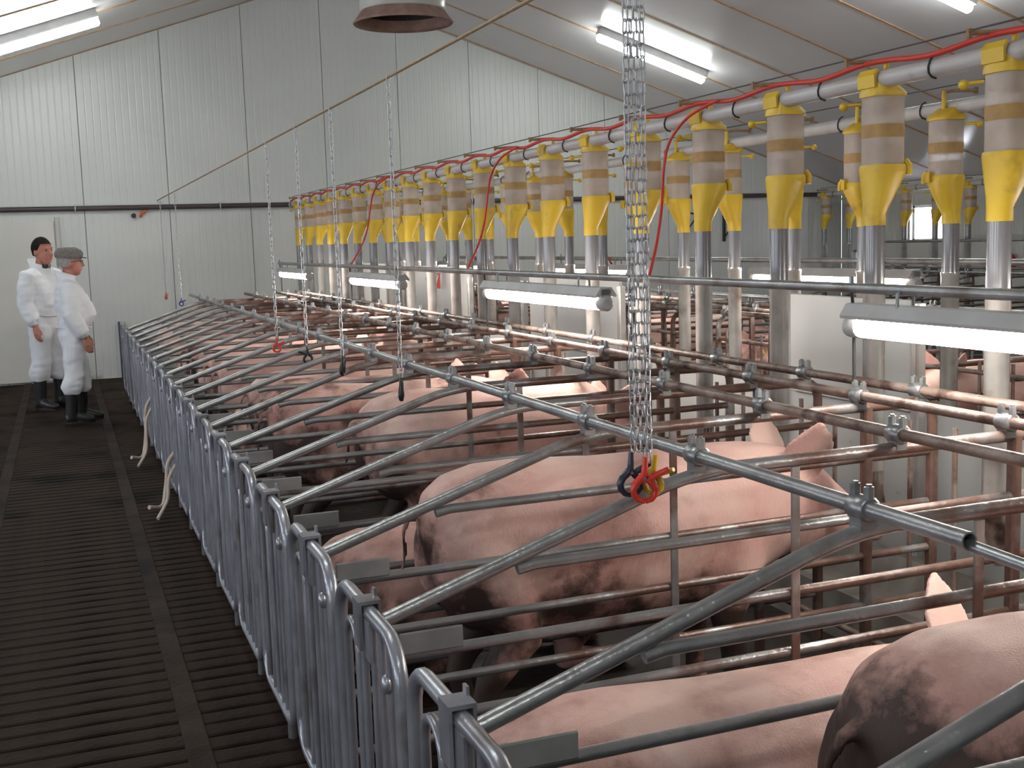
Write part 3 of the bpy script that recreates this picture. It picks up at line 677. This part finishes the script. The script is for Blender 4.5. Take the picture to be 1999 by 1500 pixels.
def feed_line(x, label, y1):
    t = thing('feed_pipe', label, 'pipe', (x, 0, 2.20))
    b = MB(); b.tube([(0, -2.4, 0), (0, 6, 0), (0, y1, 0)], .033, 14); link('pipe_run', b.mesh('pipe_run', M['pipe_white']), t)
    b = MB()
    for n in range(19, -3, -1):
        yy = YF + P * n + .32
        b = MB(); b.tube([(.0 + .037 * math.cos(a), yy + .004 * math.sin(a * 2), .004 + .04 * math.sin(a)) for a in [i * math.pi / 6 for i in range(3, 10)]], .004, 5); link('cable_tie', b.mesh('cable_tie', M['black']), t)
    b = MB(); b.tube([(.02, yy_, .105) for yy_ in (-2.4, 4, 9, y1)], .0035, 5); link('trip_wire', b.mesh('trip_wire', M['dark_pipe']), t)
feed_line(XF + .005, 'long grey feed pipe over the drop feeders of the aisle row', 15.95)
feed_line(2 * XM - XF - .005, 'long grey feed pipe over the drop feeders beyond the boards', 15.95)
feed_line(11.51, 'long feed pipe over the drop feeders along the window wall', 16.2)
def cable(name, label, pts, r=.0065, m='red_cable'):
    P_ = [Vector(p) for p in pts]; out = []
    for i in range(len(P_) - 1):
        p0 = P_[max(i - 1, 0)]; p1 = P_[i]; p2 = P_[i + 1]; p3 = P_[min(i + 2, len(P_) - 1)]
        for k in range(5):
            s = k / 5
            out.append(.5 * ((2 * p1) + (p2 - p0) * s + (2 * p0 - 5 * p1 + 4 * p2 - p3) * s * s + (3 * p1 - p0 - 3 * p2 + p3) * s ** 3))
    out.append(P_[-1])
    b = MB(); b.tube(out, r, 7); return tag(link(name, b.mesh(name, M[m])), label, 'cable')
pts = []
for n in range(19, -4, -1):
    yy = YF + P * n
    pts += [(XF - .022, yy + .32, 2.243), (XF - .018, yy + .08, 2.262), (XF - .018, yy - .08, 2.262)]
cable('power_cable', 'red cable tied along the top of the feed pipe, aisle row', pts, .011)
drop = [(-.01, 0, 2.255), (-.06, .18, 2.20), (-.08, .33, 2.10), (-.10, .36, 1.98), (-.16, .28, 1.78), (-.26, .14, 1.62), (-.42, -.08, 1.46)]
for k, yb in enumerate((12.02, 10.75, 7.42, 4.86, 1.3)):
    if k == 0: continue
    cable('lamp_cable', 'red cable looping down to a tube lamp, %s from the end wall' % ORD[k - 1], [(XF - .03 + a, yb + c, z) for a, c, z in drop], .0075)
for k, yb in enumerate((12.6, 9.05, 5.45)):
    cable('lamp_cable', 'short red cable above a tube lamp beyond the boards, %s from the end wall' % ORD[k], [(4.25, yb, 1.62), (4.35, yb + .1, 1.50), (4.45, yb + .25, 1.44), (4.5, yb + .3, 1.40)], .0075)

# ------------------------------------------------------------------ chains and spring clamps on a cord
b = MB(); b.tube([(1.25, -2.0, 2.30), (1.25, 5, 2.29), (1.25, YW, 2.30)], .006, 8)
tag(link('overhead_cord', b.mesh('overhead_cord', M['cord'])), 'thin brown cord stretched above the aisle row, carrying the chains', 'cord')
def link_mesh(L_, W, r):
    b = MB(); f = lambda a, c: (a, 0, c)
    pts = arc((0, L_ / 2 - W / 2), W / 2, 0, math.pi, 4, f) + arc((0, -L_ / 2 + W / 2), W / 2, math.pi, 2 * math.pi, 4, f)
    b.tube(pts, r, 5, closed=True); return b
LKM = link_mesh(.033, .0125, .0021).mesh('chain_link', M['chain'])
def near_chain(x, y, zb, zt, label, ph):
    t = thing('chain', label, 'chain', (x, y, zt), group='chains holding the navy, red and yellow clamps')
    n = int((zt - zb) / .0275)
    for k in range(n):
        o = link('chain_link', LKM, t, (rnd.uniform(-.0008, .0008), rnd.uniform(-.0008, .0008), -(k + .5) * .0275)); o.rotation_euler = (rnd.uniform(-.06, .06), rnd.uniform(-.06, .06), ph + (k % 2) * math.pi / 2 + rnd.uniform(-.25, .25))
def far_chain(x, y, zb, zt, label):
    base = link_mesh(.042, .016, .0028); b = MB()
    for k in range(int((zt - zb) / .034)):
        a = (k % 2) * math.pi / 2 + .4; c, s = math.cos(a), math.sin(a)
        b.add([(q[0] * c, q[0] * s + q[1] * c, q[2] - (k + .5) * .034) for q in base.v] if k % 2 == 0 else [(q[0] * c - q[1] * s, q[0] * s + q[1] * c, q[2] - (k + .5) * .034) for q in base.v], base.f, True)
    o = tag(link('chain', b.mesh('chain', M['chain']), None, (x, y, zt)), label, 'chain', 'single chains hanging from the cord', kind='stuff')
CR = Vector((.934, -.357, 0))
for k, (off, lab) in enumerate(((-.0185, 'zinc chain carrying the navy clamp, outer strand'), (-.0065, 'zinc chain carrying the navy clamp, inner strand'), (.0075, 'zinc chain carrying the red clamp'), (.0195, 'zinc chain carrying the yellow clamp'))):
    c = Vector((1.25, 2.462, 0)) + CR * off
    near_chain(c.x, c.y, (1.118, 1.118, 1.108, 1.112)[k], 2.295, lab, .35 + .5 * k)
def clamp_meshes(m, pad):
    """spring clamp: two crossing levers with curved jaws, in the local xz plane"""
    b = MB()
    b.tube([(0, 0, .105), (-.002, 0, .07), (-.004, 0, .045), (-.014, 0, .03), (-.034, 0, .012), (-.044, 0, -.008), (-.041, 0, -.030), (-.026, 0, -.047), (-.004, 0, -.054)],
           [(.009, .012), (.011, .014), (.013, .016), (.016, .018), (.0135, .018), (.0125, .018), (.012, .018), (.011, .016), (.009, .014)], 8)
    a = b.mesh('jaw_lever', m)
    b = MB()
    b.tube([(.082, .004, .060), (.055, .004, .047), (.026, .004, .034), (.008, .004, .024), (.024, .004, .008), (.034, .004, -.010), (.033, .004, -.030), (.020, .004, -.047), (-.002, .004, -.055)],
           [(.009, .012), (.011, .014), (.013, .016), (.016, .018), (.0135, .018), (.0125, .018), (.012, .018), (.011, .016), (.009, .014)], 8)
    c = b.mesh('jaw_lever', m)
    b = MB(); b.tube([(-.004, -.018, .03), (-.004, .02, .03)], .006, 8); d = b.mesh('pivot_pin', M['clamp'])
    b = MB(); b.ellipsoid((-.004, .002, -.05), (.012, .012, .008), 8, 6); e = b.mesh('jaw_pad', pad)
    return a, c, d, e
CMS = {k: clamp_meshes(M[k], M[p_]) for k, p_ in (('c_red', 'c_red'), ('c_navy', 'c_navy'), ('c_yellow', 'c_yellow'), ('c_black', 'c_orange'), ('c_blue', 'c_blue'), ('c_orange', 'c_yellow'))}
def spring_clamp(k, loc, rz, label, s=1.0, tilt=0):
    t = thing('spring_clamp', label, 'clamp', loc, rz); t.scale = (s, s, s); t.rotation_euler = (0, tilt, rz)
    for nm, me in zip(('jaw_lever', 'jaw_lever', 'pivot_pin', 'jaw_pad'), CMS[k]): link(nm, me, t)
RZ = math.atan2(-.357, .934)
def nc(off, fwd=0): return Vector((1.25, 2.462, 0)) + CR * off + Vector((.357, .934, 0)) * fwd
q = nc(-.022, .012); spring_clamp('c_navy', (q.x, q.y, 1.067), RZ + .25, 'navy spring clamp hanging behind the red one', .66)
q = nc(.008, -.02); spring_clamp('c_red', (q.x, q.y, 1.058), RZ, 'large red spring clamp hanging on a zinc chain over the brace pipe', .67)
q = nc(.030, .016); spring_clamp('c_yellow', (q.x, q.y, 1.065), RZ - .6, 'yellow spring clamp half hidden behind the red one', .60, .12)
for k, (yy, zb, kind, rz, lab, cl) in enumerate((
        (4.575, 1.098, 'c_black', 1.15, 'black spring clamp with orange jaw over the brace pipe, first behind the red one', 'zinc chain of the first black clamp behind the red clamp'),
        (5.635, 1.098, 'c_black', 1.0, 'black spring clamp with orange jaw over the brace pipe, second behind the red one', 'zinc chain of the second black clamp behind the red clamp'),
        (6.525, 1.08, 'c_black', 2.9, 'black spring clamp with orange jaw, its handle spread, third behind the large red one', 'zinc chain of the third black clamp behind the red clamp'),
        (7.51, 1.065, 'c_red', RZ, 'small red spring clamp hanging above the bent top rails', 'zinc chain of the small red clamp'),
        (13.8, 1.10, 'c_blue', RZ, 'blue spring clamp hanging before the end wall', 'pale chain of the blue clamp before the end wall'),
        (15.85, 1.10, 'c_orange', .9, 'orange and yellow spring clamp hanging closest to the end wall', 'pale chain of the orange clamp before the end wall'))):
    far_chain(1.25, yy, zb, 2.295, cl); spring_clamp(kind, (1.25, yy, zb - .052), rz, lab, .58)

# ------------------------------------------------------------------ pale hoses hanging out of the gates
for k, (yy, z0, lab) in enumerate(((9.5, .55, 'pale curled hose hanging out through the rear gates, the one closer to the end wall'), (7.6, .42, 'pale curled hose hanging out through the rear gates, the one farther from the end wall'))):
    t = thing('breeding_hose', lab, 'hose', (.56, yy, 0), group='pale hoses at the rear gates')
    b = MB(); b.tube(rounded([(.06, 0, z0), (-.02, .02, z0 - .1), (-.03, 0, .22), (-.07, -.12, .06), (-.16, -.2, .09)], .1), .014, 8); link('hose_tube', b.mesh('hose_tube', M['hose']), t)
    b = MB(); b.tube(rounded([(.06, -.08, z0 - .05), (-.03, -.08, z0 - .18), (-.04, -.16, .12), (-.12, -.30, .035)], .1), .011, 8); link('hose_tube', b.mesh('hose_tube', M['hose']), t)

# ------------------------------------------------------------------ sows
from mathutils import noise
def remesh(b, name, m, vox, smooth=4, fac=.5, wrinkle=0):
    me = b.mesh('tmp'); o = link('tmp', me)
    r = o.modifiers.new('r', 'REMESH'); r.mode = 'VOXEL'; r.voxel_size = vox; r.use_smooth_shade = True
    s = o.modifiers.new('s', 'SMOOTH'); s.factor = fac; s.iterations = smooth
    dg = bpy.context.evaluated_depsgraph_get(); dg.update()
    out = bpy.data.meshes.new_from_object(o.evaluated_get(dg)); out.name = name
    out.materials.clear(); out.materials.append(m)
    if wrinkle:
        cs = [v.co.copy() for v in out.vertices]; ns = [v.normal.copy() for v in out.vertices]; fl_ = []
        for c, nn in zip(cs, ns):
            d = noise.noise(Vector((c.x * 9, c.y * 9, c.z * 6))) + .6 * noise.noise(Vector((c.x * 7 + c.z * 14, c.y * 9 + 3, c.z * 16 - c.x * 10)))
            q = c + nn * (d * wrinkle); fl_ += [q.x, q.y, q.z]
        out.vertices.foreach_set('co', fl_); out.update()
    bpy.data.objects.remove(o); bpy.data.meshes.remove(me)
    return out
def sow(name, m, lie=False, head=0.0, hy=0.0):
    b = MB(); dz = -.27 if lie else 0
    prof = [(.0, .75, .05, .05), (.025, .735, .13, .11), (.09, .70, .21, .175), (.20, .675, .262, .21), (.36, .655, .285, .222), (.62, .635, .288, .232), (.88, .64, .282, .225),
            (1.06, .66, .268, .205), (1.18, .685, .238, .185), (1.28, .70 + head * .15, .205, .165), (1.37, .70 + head * .45, .18, .145), (1.46, .675 + head * .75, .15, .122), (1.54, .635 + head * .95, .112, .095), (1.62, .595 + head * 1.15, .083, .074), (1.69, .57 + head * 1.3, .066, .062), (1.735, .56 + head * 1.4, .060, .06), (1.74, .56 + head * 1.4, .05, .05)]
    rr = []
    for i, (x, z, rz, ry) in enumerate(prof):
        k = max(0, (x - 1.1) / .64); yo = hy * k * k
        if lie: rz *= 1.0 if x > 1.3 else .96; ry *= 1.06
        ring = []
        for j in range(24):
            a = 2 * math.pi * j / 24; c, s = math.cos(a), math.sin(a)
            # flatter belly, fuller ham, slight ridge of the back
            e = 2.3; yy = ry * math.copysign(abs(c) ** (2 / e), c); zz = rz * math.copysign(abs(s) ** (2 / e), s)
            if s < -.3: zz *= .96
            ring.append((x, yy + yo, z + dz + zz))
        rr.append(ring)
    b.rings(rr)
    def limb(pts):
        b.tube([p[:3] for p in pts], [p[3] for p in pts], 12)
    for s in (-1, 1):
        if not lie:
            limb([(.17, s * .11, .66, .13), (.24, s * .145, .50, .105), (.27, s * .15, .40, .075), (.17, s * .14, .27, .05), (.15, s * .14, .21, .043), (.175, s * .14, .09, .036), (.19, s * .14, .045, .04), (.205, s * .14, .0, .046)])
            limb([(1.06, s * .12, .62, .10), (1.05, s * .14, .46, .08), (1.02, s * .14, .36, .06), (1.05, s * .135, .24, .047), (1.05, s * .135, .17, .04), (1.05, s * .135, .08, .035), (1.06, s * .135, .04, .039), (1.075, s * .135, 0, .045)])
        else:
            limb([(.2, s * .13, .32, .15), (.34, s * .16, .2, .12), (.44, s * .19, .1, .08), (.30, s * .20, .05, .045), (.16, s * .19, .045, .04)])
            limb([(1.06, s * .13, .34, .11), (1.0, s * .17, .16, .08), (.97, s * .17, .07, .055), (1.14, s * .16, .045, .042), (1.26, s * .15, .04, .04)])
    # ham bulge, shoulder, jowl
    for s in (-1, 1):
        b.ellipsoid((.17, s * .10, .64 + dz), (.17, .125, .22), 14, 9)
        b.ellipsoid((1.03, s * .115, .60 + dz), (.16, .10, .22), 14, 9)
        b.ellipsoid((1.36, s * .075 + hy * .15, .60 + dz + head * .45), (.11, .06, .09), 12, 8)
        # ears: broad upright blades leaning forward
        ez = .80 + dz + head * .45; yo = hy * .17
        rings_ = []
        for (u, wd, th_) in ((0, .06, .024), (.05, .092, .021), (.10, .103, .019), (.15, .088, .017), (.185, .062, .015), (.215, .036, .013), (.235, .012, .010)):
            cx = 1.35 + u * .05; cy = s * (.08 + u * .50) + yo; cz = ez + u * .86
            rings_.append([(cx + wd * math.cos(a) * .90, cy + s * wd * math.cos(a) * .22 - s * th_ * math.sin(a), cz - wd * math.cos(a) * .16) for a in [2 * math.pi * j / 12 for j in range(12)]])
        b.rings(rings_)
    # tail
    b.tube([(.02, 0, .80 + dz), (-.03, 0, .80 + dz), (-.05, .02, .74 + dz), (-.045, .03, .66 + dz), (-.06, .02, .60 + dz)], [.026, .016, .012, .010, .009], 8)
    return remesh(b, name, m, .0125, 5, .5)
b = MB(); b.ellipsoid((0, 0, 0), (.014, .008, .011), 8, 6); EYE = b.mesh('eye', M['eye'])
b = MB(); b.cbox((0, 0, 0), (.032, .006, .04), .002); b.ellipsoid((0, 0, .012), (.008, .008, .008), 6, 5); TAG = b.mesh('ear_tag', M['tagy'])
b = MB(); b.tube([(0, 0, 0), (.012, 0, 0)], .046, 14); SNT = b.mesh('snout_disc', mat('snout_pink', (.55, .27, .22), (.42, .19, .15), .45, 0, 20, 3))
SOWS = {}
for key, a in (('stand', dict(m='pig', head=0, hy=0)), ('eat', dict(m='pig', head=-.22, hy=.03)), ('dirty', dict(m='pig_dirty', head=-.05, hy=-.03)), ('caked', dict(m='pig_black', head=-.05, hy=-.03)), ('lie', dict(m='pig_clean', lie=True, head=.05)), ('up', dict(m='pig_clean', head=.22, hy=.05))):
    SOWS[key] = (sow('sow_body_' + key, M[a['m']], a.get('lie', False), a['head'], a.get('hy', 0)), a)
def place_sow(kind, x, y, rz, label, grp, s=1.0):
    me, a = SOWS[kind]; h = a['head']; hy = a.get('hy', 0); dz = -.27 if a.get('lie') else 0
    t = thing('sow', label, 'pig', (x, y, 0), rz, group=grp); t.scale = (s, s, s)
    link('sow_body', me, t)
    for sd in (-1, 1): link('eye', EYE, t, (1.475, sd * .112 + hy * .33, .715 + dz + h * .78))
    link('snout_disc', SNT, t, (1.735, hy, .56 + dz + h * 1.4))
    if rnd.random() < .6: o = link('ear_tag', TAG, t, (1.385, .155 + hy * .2, .86 + dz + h * .45)); o.rotation_euler = (.3, .3, .9)
    return t
def stall_y(n): return Y0 + P * n + P / 2
spec = {-1: ('caked', 1.20, 1.01, 'sow with black caked hams and flank beside the open sawn pipe end'), 0: ('lie', .70, 1.0, 'clean pink sow lying low beside the black smeared one'),
        2: ('stand', 1.00, 1.0, 'large pale sow standing under the large red clamp'), 3: ('lie', .78, .93, 'sow lying behind the large pale one under the red clamp'),
        5: ('eat', 1.27, 1.0, 'sow standing far forward at the trough below the first black clamp'), 6: ('dirty', .95, .98, 'brown smeared sow standing below the second black clamp')}
kinds = ['stand', 'dirty', 'lie', 'eat', 'stand', 'lie', 'stand', 'dirty', 'eat', 'lie', 'up', 'stand']
for n in range(-1, N1):
    idx = ORD[N1 - 1 - n]
    if n in spec: k, x, s, lab = spec[n]
    elif n in (1, 4): continue
    else:
        k = kinds[n % len(kinds)]; x = .82 + rnd.uniform(0, .25); s = rnd.uniform(.92, .99)
        lab = 'pink sow %s in the aisle row, %s stall from the end wall' % ({'lie': 'lying', 'eat': 'eating', 'up': 'lifting its head'}.get(k, 'standing'), idx)
    place_sow(k, x, stall_y(n) + rnd.uniform(-.02, .02), rnd.uniform(-.02, .02), lab, 'sows in the aisle row', s)
for n in range(-1, N1):
    if n in (2, 9, 15): continue
    k = kinds[(n * 5 + 3) % len(kinds)]; x = 2 * XM - .82 - rnd.uniform(0, .25)
    lab = 'pink sow %s beyond the boards, %s stall from the end wall' % ({'lie': 'lying', 'eat': 'eating', 'up': 'lifting its head'}.get(k, 'standing'), ORD[N1 - 1 - n])
    place_sow(k, x, stall_y(n) + rnd.uniform(-.02, .02), math.pi + rnd.uniform(-.02, .02), lab, 'sows in the row beyond the boards', rnd.uniform(.92, .99))

# ------------------------------------------------------------------ the two men
def person(label, loc, rz, H, hair, belly, head_turn, step, arm):
    t = thing('person', label, 'person', loc, rz, group='men in white coveralls'); k = H / 1.75; t.scale = (k, k, k)
    hx, hz = .03, 1.635
    Rh = Matrix.Rotation(head_turn, 3, 'Z')
    def hp(x, y, z):
        q = Rh @ (Vector((x, y, z)) * 1.13); return (q.x + hx, q.y, q.z + hz)
    # ---- body: one continuous figure (face towards +x)
    b = MB()
    b.ellipsoid(hp(-.005, 0, .03), (.110, .086, .118), 18, 12, Rh); b.ellipsoid(hp(.035, 0, -.03), (.074, .070, .096), 16, 10, Rh)
    b.ellipsoid(hp(.055, 0, -.085), (.039, .040, .031), 12, 8, Rh)                       # chin
    b.tube([hp(.085, 0, .025), hp(.108, 0, -.005), hp(.116, 0, -.022), hp(.098, 0, -.03)], [.010, .014, .017, .012], 9)   # nose
    b.tube([hp(.084, -.04, .038), hp(.092, 0, .036), hp(.084, .04, .038)], .010, 7)      # brow
    b.tube([hp(.088, -.022, -.058), hp(.096, 0, -.056), hp(.088, .022, -.058)], .009, 7)  # lips
    for s in (-1, 1): b.ellipsoid(hp(-.008, s * .078, -.005), (.018, .010, .030), 9, 7, Rh)   # ears
    b.tube([(hx - .02, 0, 1.56), (0, 0, 1.47), (-.01, 0, 1.38)], [.056, .06, .09], 14)
    tors = [(.88, 0, .10, .15), (.98, .0, .105, .15), (1.10, .02 + belly * .4, .10 + belly * .5, .145), (1.22, .01 + belly * .3, .105 + belly * .4, .155), (1.34, 0, .105, .165), (1.42, -.005, .085, .14), (1.46, -.01, .06, .08)]
    b.rings([[(xo + rx * math.cos(a), ry * math.sin(a), z) for a in [2 * math.pi * j / 18 for j in range(18)]] for z, xo, rx, ry in tors])
    wr = {}
    for s in (-1, 1):
        fw = arm[0 if s < 0 else 1]
        sh = (-.005, s * .175, 1.40); el = (-.03 + fw * .3, s * .235, 1.12); wr_ = (.05 + fw, s * .235, .88); wr[s] = wr_
        b.tube([(0, s * .12, 1.41), sh, el, wr_], [.06, .062, .045, .03], 12)
        # hand: palm and five bent fingers
        px, py, pz = wr_
        b.tube([(px, py, pz + .01), (px + .008, py, pz - .035), (px + .014, py, pz - .085)], [(.026, .022), (.042, .019), (.040, .017)], 10)
        for i, (fx, ln) in enumerate(((-.030, .062), (-.010, .075), (.011, .078), (.031, .068))):
            x0 = px + .014 + fx
            b.tube([(x0, py, pz - .075), (x0 + .006, py - s * .004, pz - .085 - ln * .45), (x0 + .014, py - s * .016, pz - .085 - ln * .8), (x0 + .020, py - s * .026, pz - .085 - ln)], [.0105, .0098, .009, .007], 7)
        b.tube([(px + .035, py, pz - .025), (px + .060, py - s * .008, pz - .055), (px + .066, py - s * .014, pz - .09)], [.013, .011, .008], 7)
        st = step * s
        b.tube([(0, s * .085, .92), (.01 + st * .4, s * .10, .70), (.02 + st * .7, s * .10, .48), (st, s * .105, .30), (st - .01, s * .105, .09)], [.10, .085, .06, .055, .042], 12)
        b.tube([(st - .04, s * .105, .05), (st + .06, s * .11, .045), (st + .16, s * .115, .03)], [.04, .042, .03], 10)
    link('body', remesh(b, 'person_body', M['skin'], .0075, 2, .4), t)
    # ---- coverall
    b = MB()
    tors = [(.78, .0, .10, .15), (.86, .0, .142, .188), (.97, .01, .142, .19), (1.03, .02 + belly * .4, .150 + belly * .5, .188), (1.10, .03 + belly * .6, .158 + belly * .75, .20), (1.20, .02 + belly * .5, .160 + belly * .7, .212), (1.31, .005 + belly * .2, .150 + belly * .3, .218), (1.40, -.01, .125, .19), (1.45, -.015, .095, .13), (1.485, -.012, .08, .088)]
    b.rings([[(xo + rx * math.cos(a) * (1 + .03 * math.sin(3 * a + z * 9)), ry * math.sin(a) * (1 + .02 * math.sin(5 * a + z * 14)), z) for a in [2 * math.pi * j / 26 for j in range(26)]] for z, xo, rx, ry in tors])
    for s in (-1, 1):
        fw = arm[0 if s < 0 else 1]; px, py, pz = wr[s]
        b.tube([(0, s * .11, 1.39), (-.005, s * .178, 1.385), (-.02 + fw * .12, s * .215, 1.27), (-.035 + fw * .3, s * .242, 1.12), (.0 + fw * .62, s * .245, 1.01), (.035 + fw * .9, py, .925), (px, py, pz + .005)], [.09, .095, .088, .080, .083, .078, .042], 14)
        st = step * s
        b.tube([(0, s * .075, .95), (.005, s * .088, .86), (.01 + st * .3, s * .10, .72), (.02 + st * .65, s * .105, .55), (.02 + st * .8, s * .105, .45), (st * .95, s * .107, .36), (st, s * .107, .30)], [.12, .125, .112, .098, .097, .105, .085], 16)
    link('coverall', remesh(b, 'coverall', M['suit'], .0105, 3, .45, .013), t)
    b = MB()
    n = 20; lo, hi, mid = [], [], []
    for j in range(n + 1):
        a = math.radians(35) + math.radians(290) * j / n
        back = .5 - .5 * math.cos(a)
        lo.append(((.095) * math.cos(a) - .012, .098 * math.sin(a), 1.455)); hi.append(((.110 + .01 * back) * math.cos(a) - .02, .112 * math.sin(a), 1.50 + .075 * back))
    vs = lo + hi + [(x * .93, y * .93, z) for x, y, z in hi] + [(x * .9, y * .9, z) for x, y, z in lo]; m_ = n + 1
    fs = []
    for r_ in range(3): fs += [(r_ * m_ + j, r_ * m_ + j + 1, (r_ + 1) * m_ + j + 1, (r_ + 1) * m_ + j) for j in range(n)]
    b.add(vs, fs, True); link('collar', b.mesh('collar', M['suit']), t)
    # waist seam of the coverall
    b = MB(); b.tube([(.01 + belly * .3 + (.150 + belly * .45) * math.cos(a), .192 * math.sin(a), .985 + .008 * math.sin(4 * a)) for a in [2 * math.pi * j / 28 for j in range(28)]], .009, 6, closed=True); link('waist_elastic', b.mesh('waist_elastic', M['suit']), t)
    b = MB(); b.tube([(-.005, 0, 1.44), (0, 0, 1.515)], [.082, .066], 16, cap=False); link('shirt_collar', b.mesh('shirt_collar', M['shirt']), t)
    # ---- rubber boots
    for s in (-1, 1):
        st = step * s; y = s * .107
        b = MB(); b.tube([(st - .005, y, .36), (st - .005, y, .22), (st - .015, y, .11), (st - .005, y, .055)], [(.068, .068), (.064, .06), (.060, .055), (.07, .052)], 14)
        b.tube([(st - .075, y, .045), (st - .03, y, .055), (st + .05, y, .06), (st + .12, y, .045), (st + .185, y, .035), (st + .205, y, .03)], [(.04, .04), (.055, .047), (.055, .048), (.045, .052), (.033, .045), (.018, .025)], 14)
        bo = link('boot', remesh(b, 'boot', M['boot'], .009, 2, .4), t)
        b = MB(); b.rings([[(st + .06 + .145 * math.cos(a), y + .053 * math.sin(a), z) for a in [2 * math.pi * j / 18 for j in range(18)]] for z in (0, .022)]); link('sole', b.mesh('sole', M['boot']), bo)
    # ---- eyes, hair or cap
    for s in (-1, 1):
        b = MB(); b.ellipsoid(hp(.083, s * .031, .016), (.008, .012, .007), 8, 6, Rh); link('eye', b.mesh('eye', M['eye']), t)
    b = MB(); low = -.02 if hair == 'dark' else -.05
    rr = []
    for i in range(11):
        f = i / 10; th_ = f * 2.15; ring = []
        for j in range(26):
            a = 2 * math.pi * j / 26; c, s_ = math.cos(a), math.sin(a)
            lim = .074 if c > .55 else (.074 - (.55 - c) / .4 * .09 if c > .15 else (-.016 if c > -.1 else -.066))
            zz = .03 + .112 * math.cos(th_); rad = math.sin(max(min(th_, 1.5708), .05))
            if zz < lim: zz = lim
            rad2 = rad * (1 if th_ < 1.5708 else 1 - (th_ - 1.5708) * .25)
            ring.append(hp(-.008 + .1035 * rad2 * c * (1 if c < 0 else .94), .0815 * rad2 * s_, zz))
        rr.append(ring)
    b.rings(rr); link('hair', b.mesh('hair', M['hair_dark'] if hair == 'dark' else M['hair_grey']), t)
    if hair != 'dark':
        b = MB()
        rr = []
        for (z, f, xo) in ((.045, 1.0, 0), (.07, 1.10, .004), (.10, 1.09, .012), (.128, .88, .016), (.142, .5, .012), (.146, .06, .01)):
            rr.append([hp(-.012 + xo + .112 * f * math.cos(a), .093 * f * math.sin(a), z + .012 * math.cos(a) * (-1 if f > .5 else 0)) for a in [2 * math.pi * j / 24 for j in range(24)]])
        b.rings(rr); cp = link('flat_cap', b.mesh('flat_cap', M['cap']), t)
        b = MB(); n = 12; top = [hp(.085 + .062 * math.cos(a), .078 * math.sin(a), .058 - .012 * math.cos(a)) for a in [-math.pi / 2 + math.pi * j / n for j in range(n + 1)]]
        b.add(top + [(x, y, z - .008) for x, y, z in top], [tuple(range(n + 1)), tuple(range(2 * n + 1, n, -1))] + [(j, n + 1 + j, n + 2 + j, j + 1) for j in range(n)] + [(n, 2 * n + 1, n + 1, 0)]); link('cap_brim', b.mesh('cap_brim', M['cap']), cp)
        gl = MB()
        for s in (-1, 1):
            gl.tube([hp(.104 + .004 * math.cos(a), s * .034 + .022 * math.cos(a), .014 + .017 * math.sin(a)) for a in [2 * math.pi * j / 12 for j in range(12)]], .0028, 5, closed=True)
            gl.tube([hp(.104, s * .056, .02), hp(.05, s * .082, .018), hp(-.01, s * .086, .012)], .0028, 5)
        gl.tube([hp(.106, -.012, .018), hp(.106, .012, .018)], .0028, 5)
        link('spectacles', gl.mesh('spectacles', M['black']), t)
    return t
person('man with short dark hair in a white coverall and black boots', (-.19, 13.5, 0), math.radians(-42), 1.785, 'dark', 0.0, math.radians(-4), .03, (.03, .05))
person('man in a grey flat cap and glasses, white coverall and black boots', (.06, 12.25, 0), math.radians(4), 1.66, 'grey', .045, math.radians(6), .055, (.06, .10))
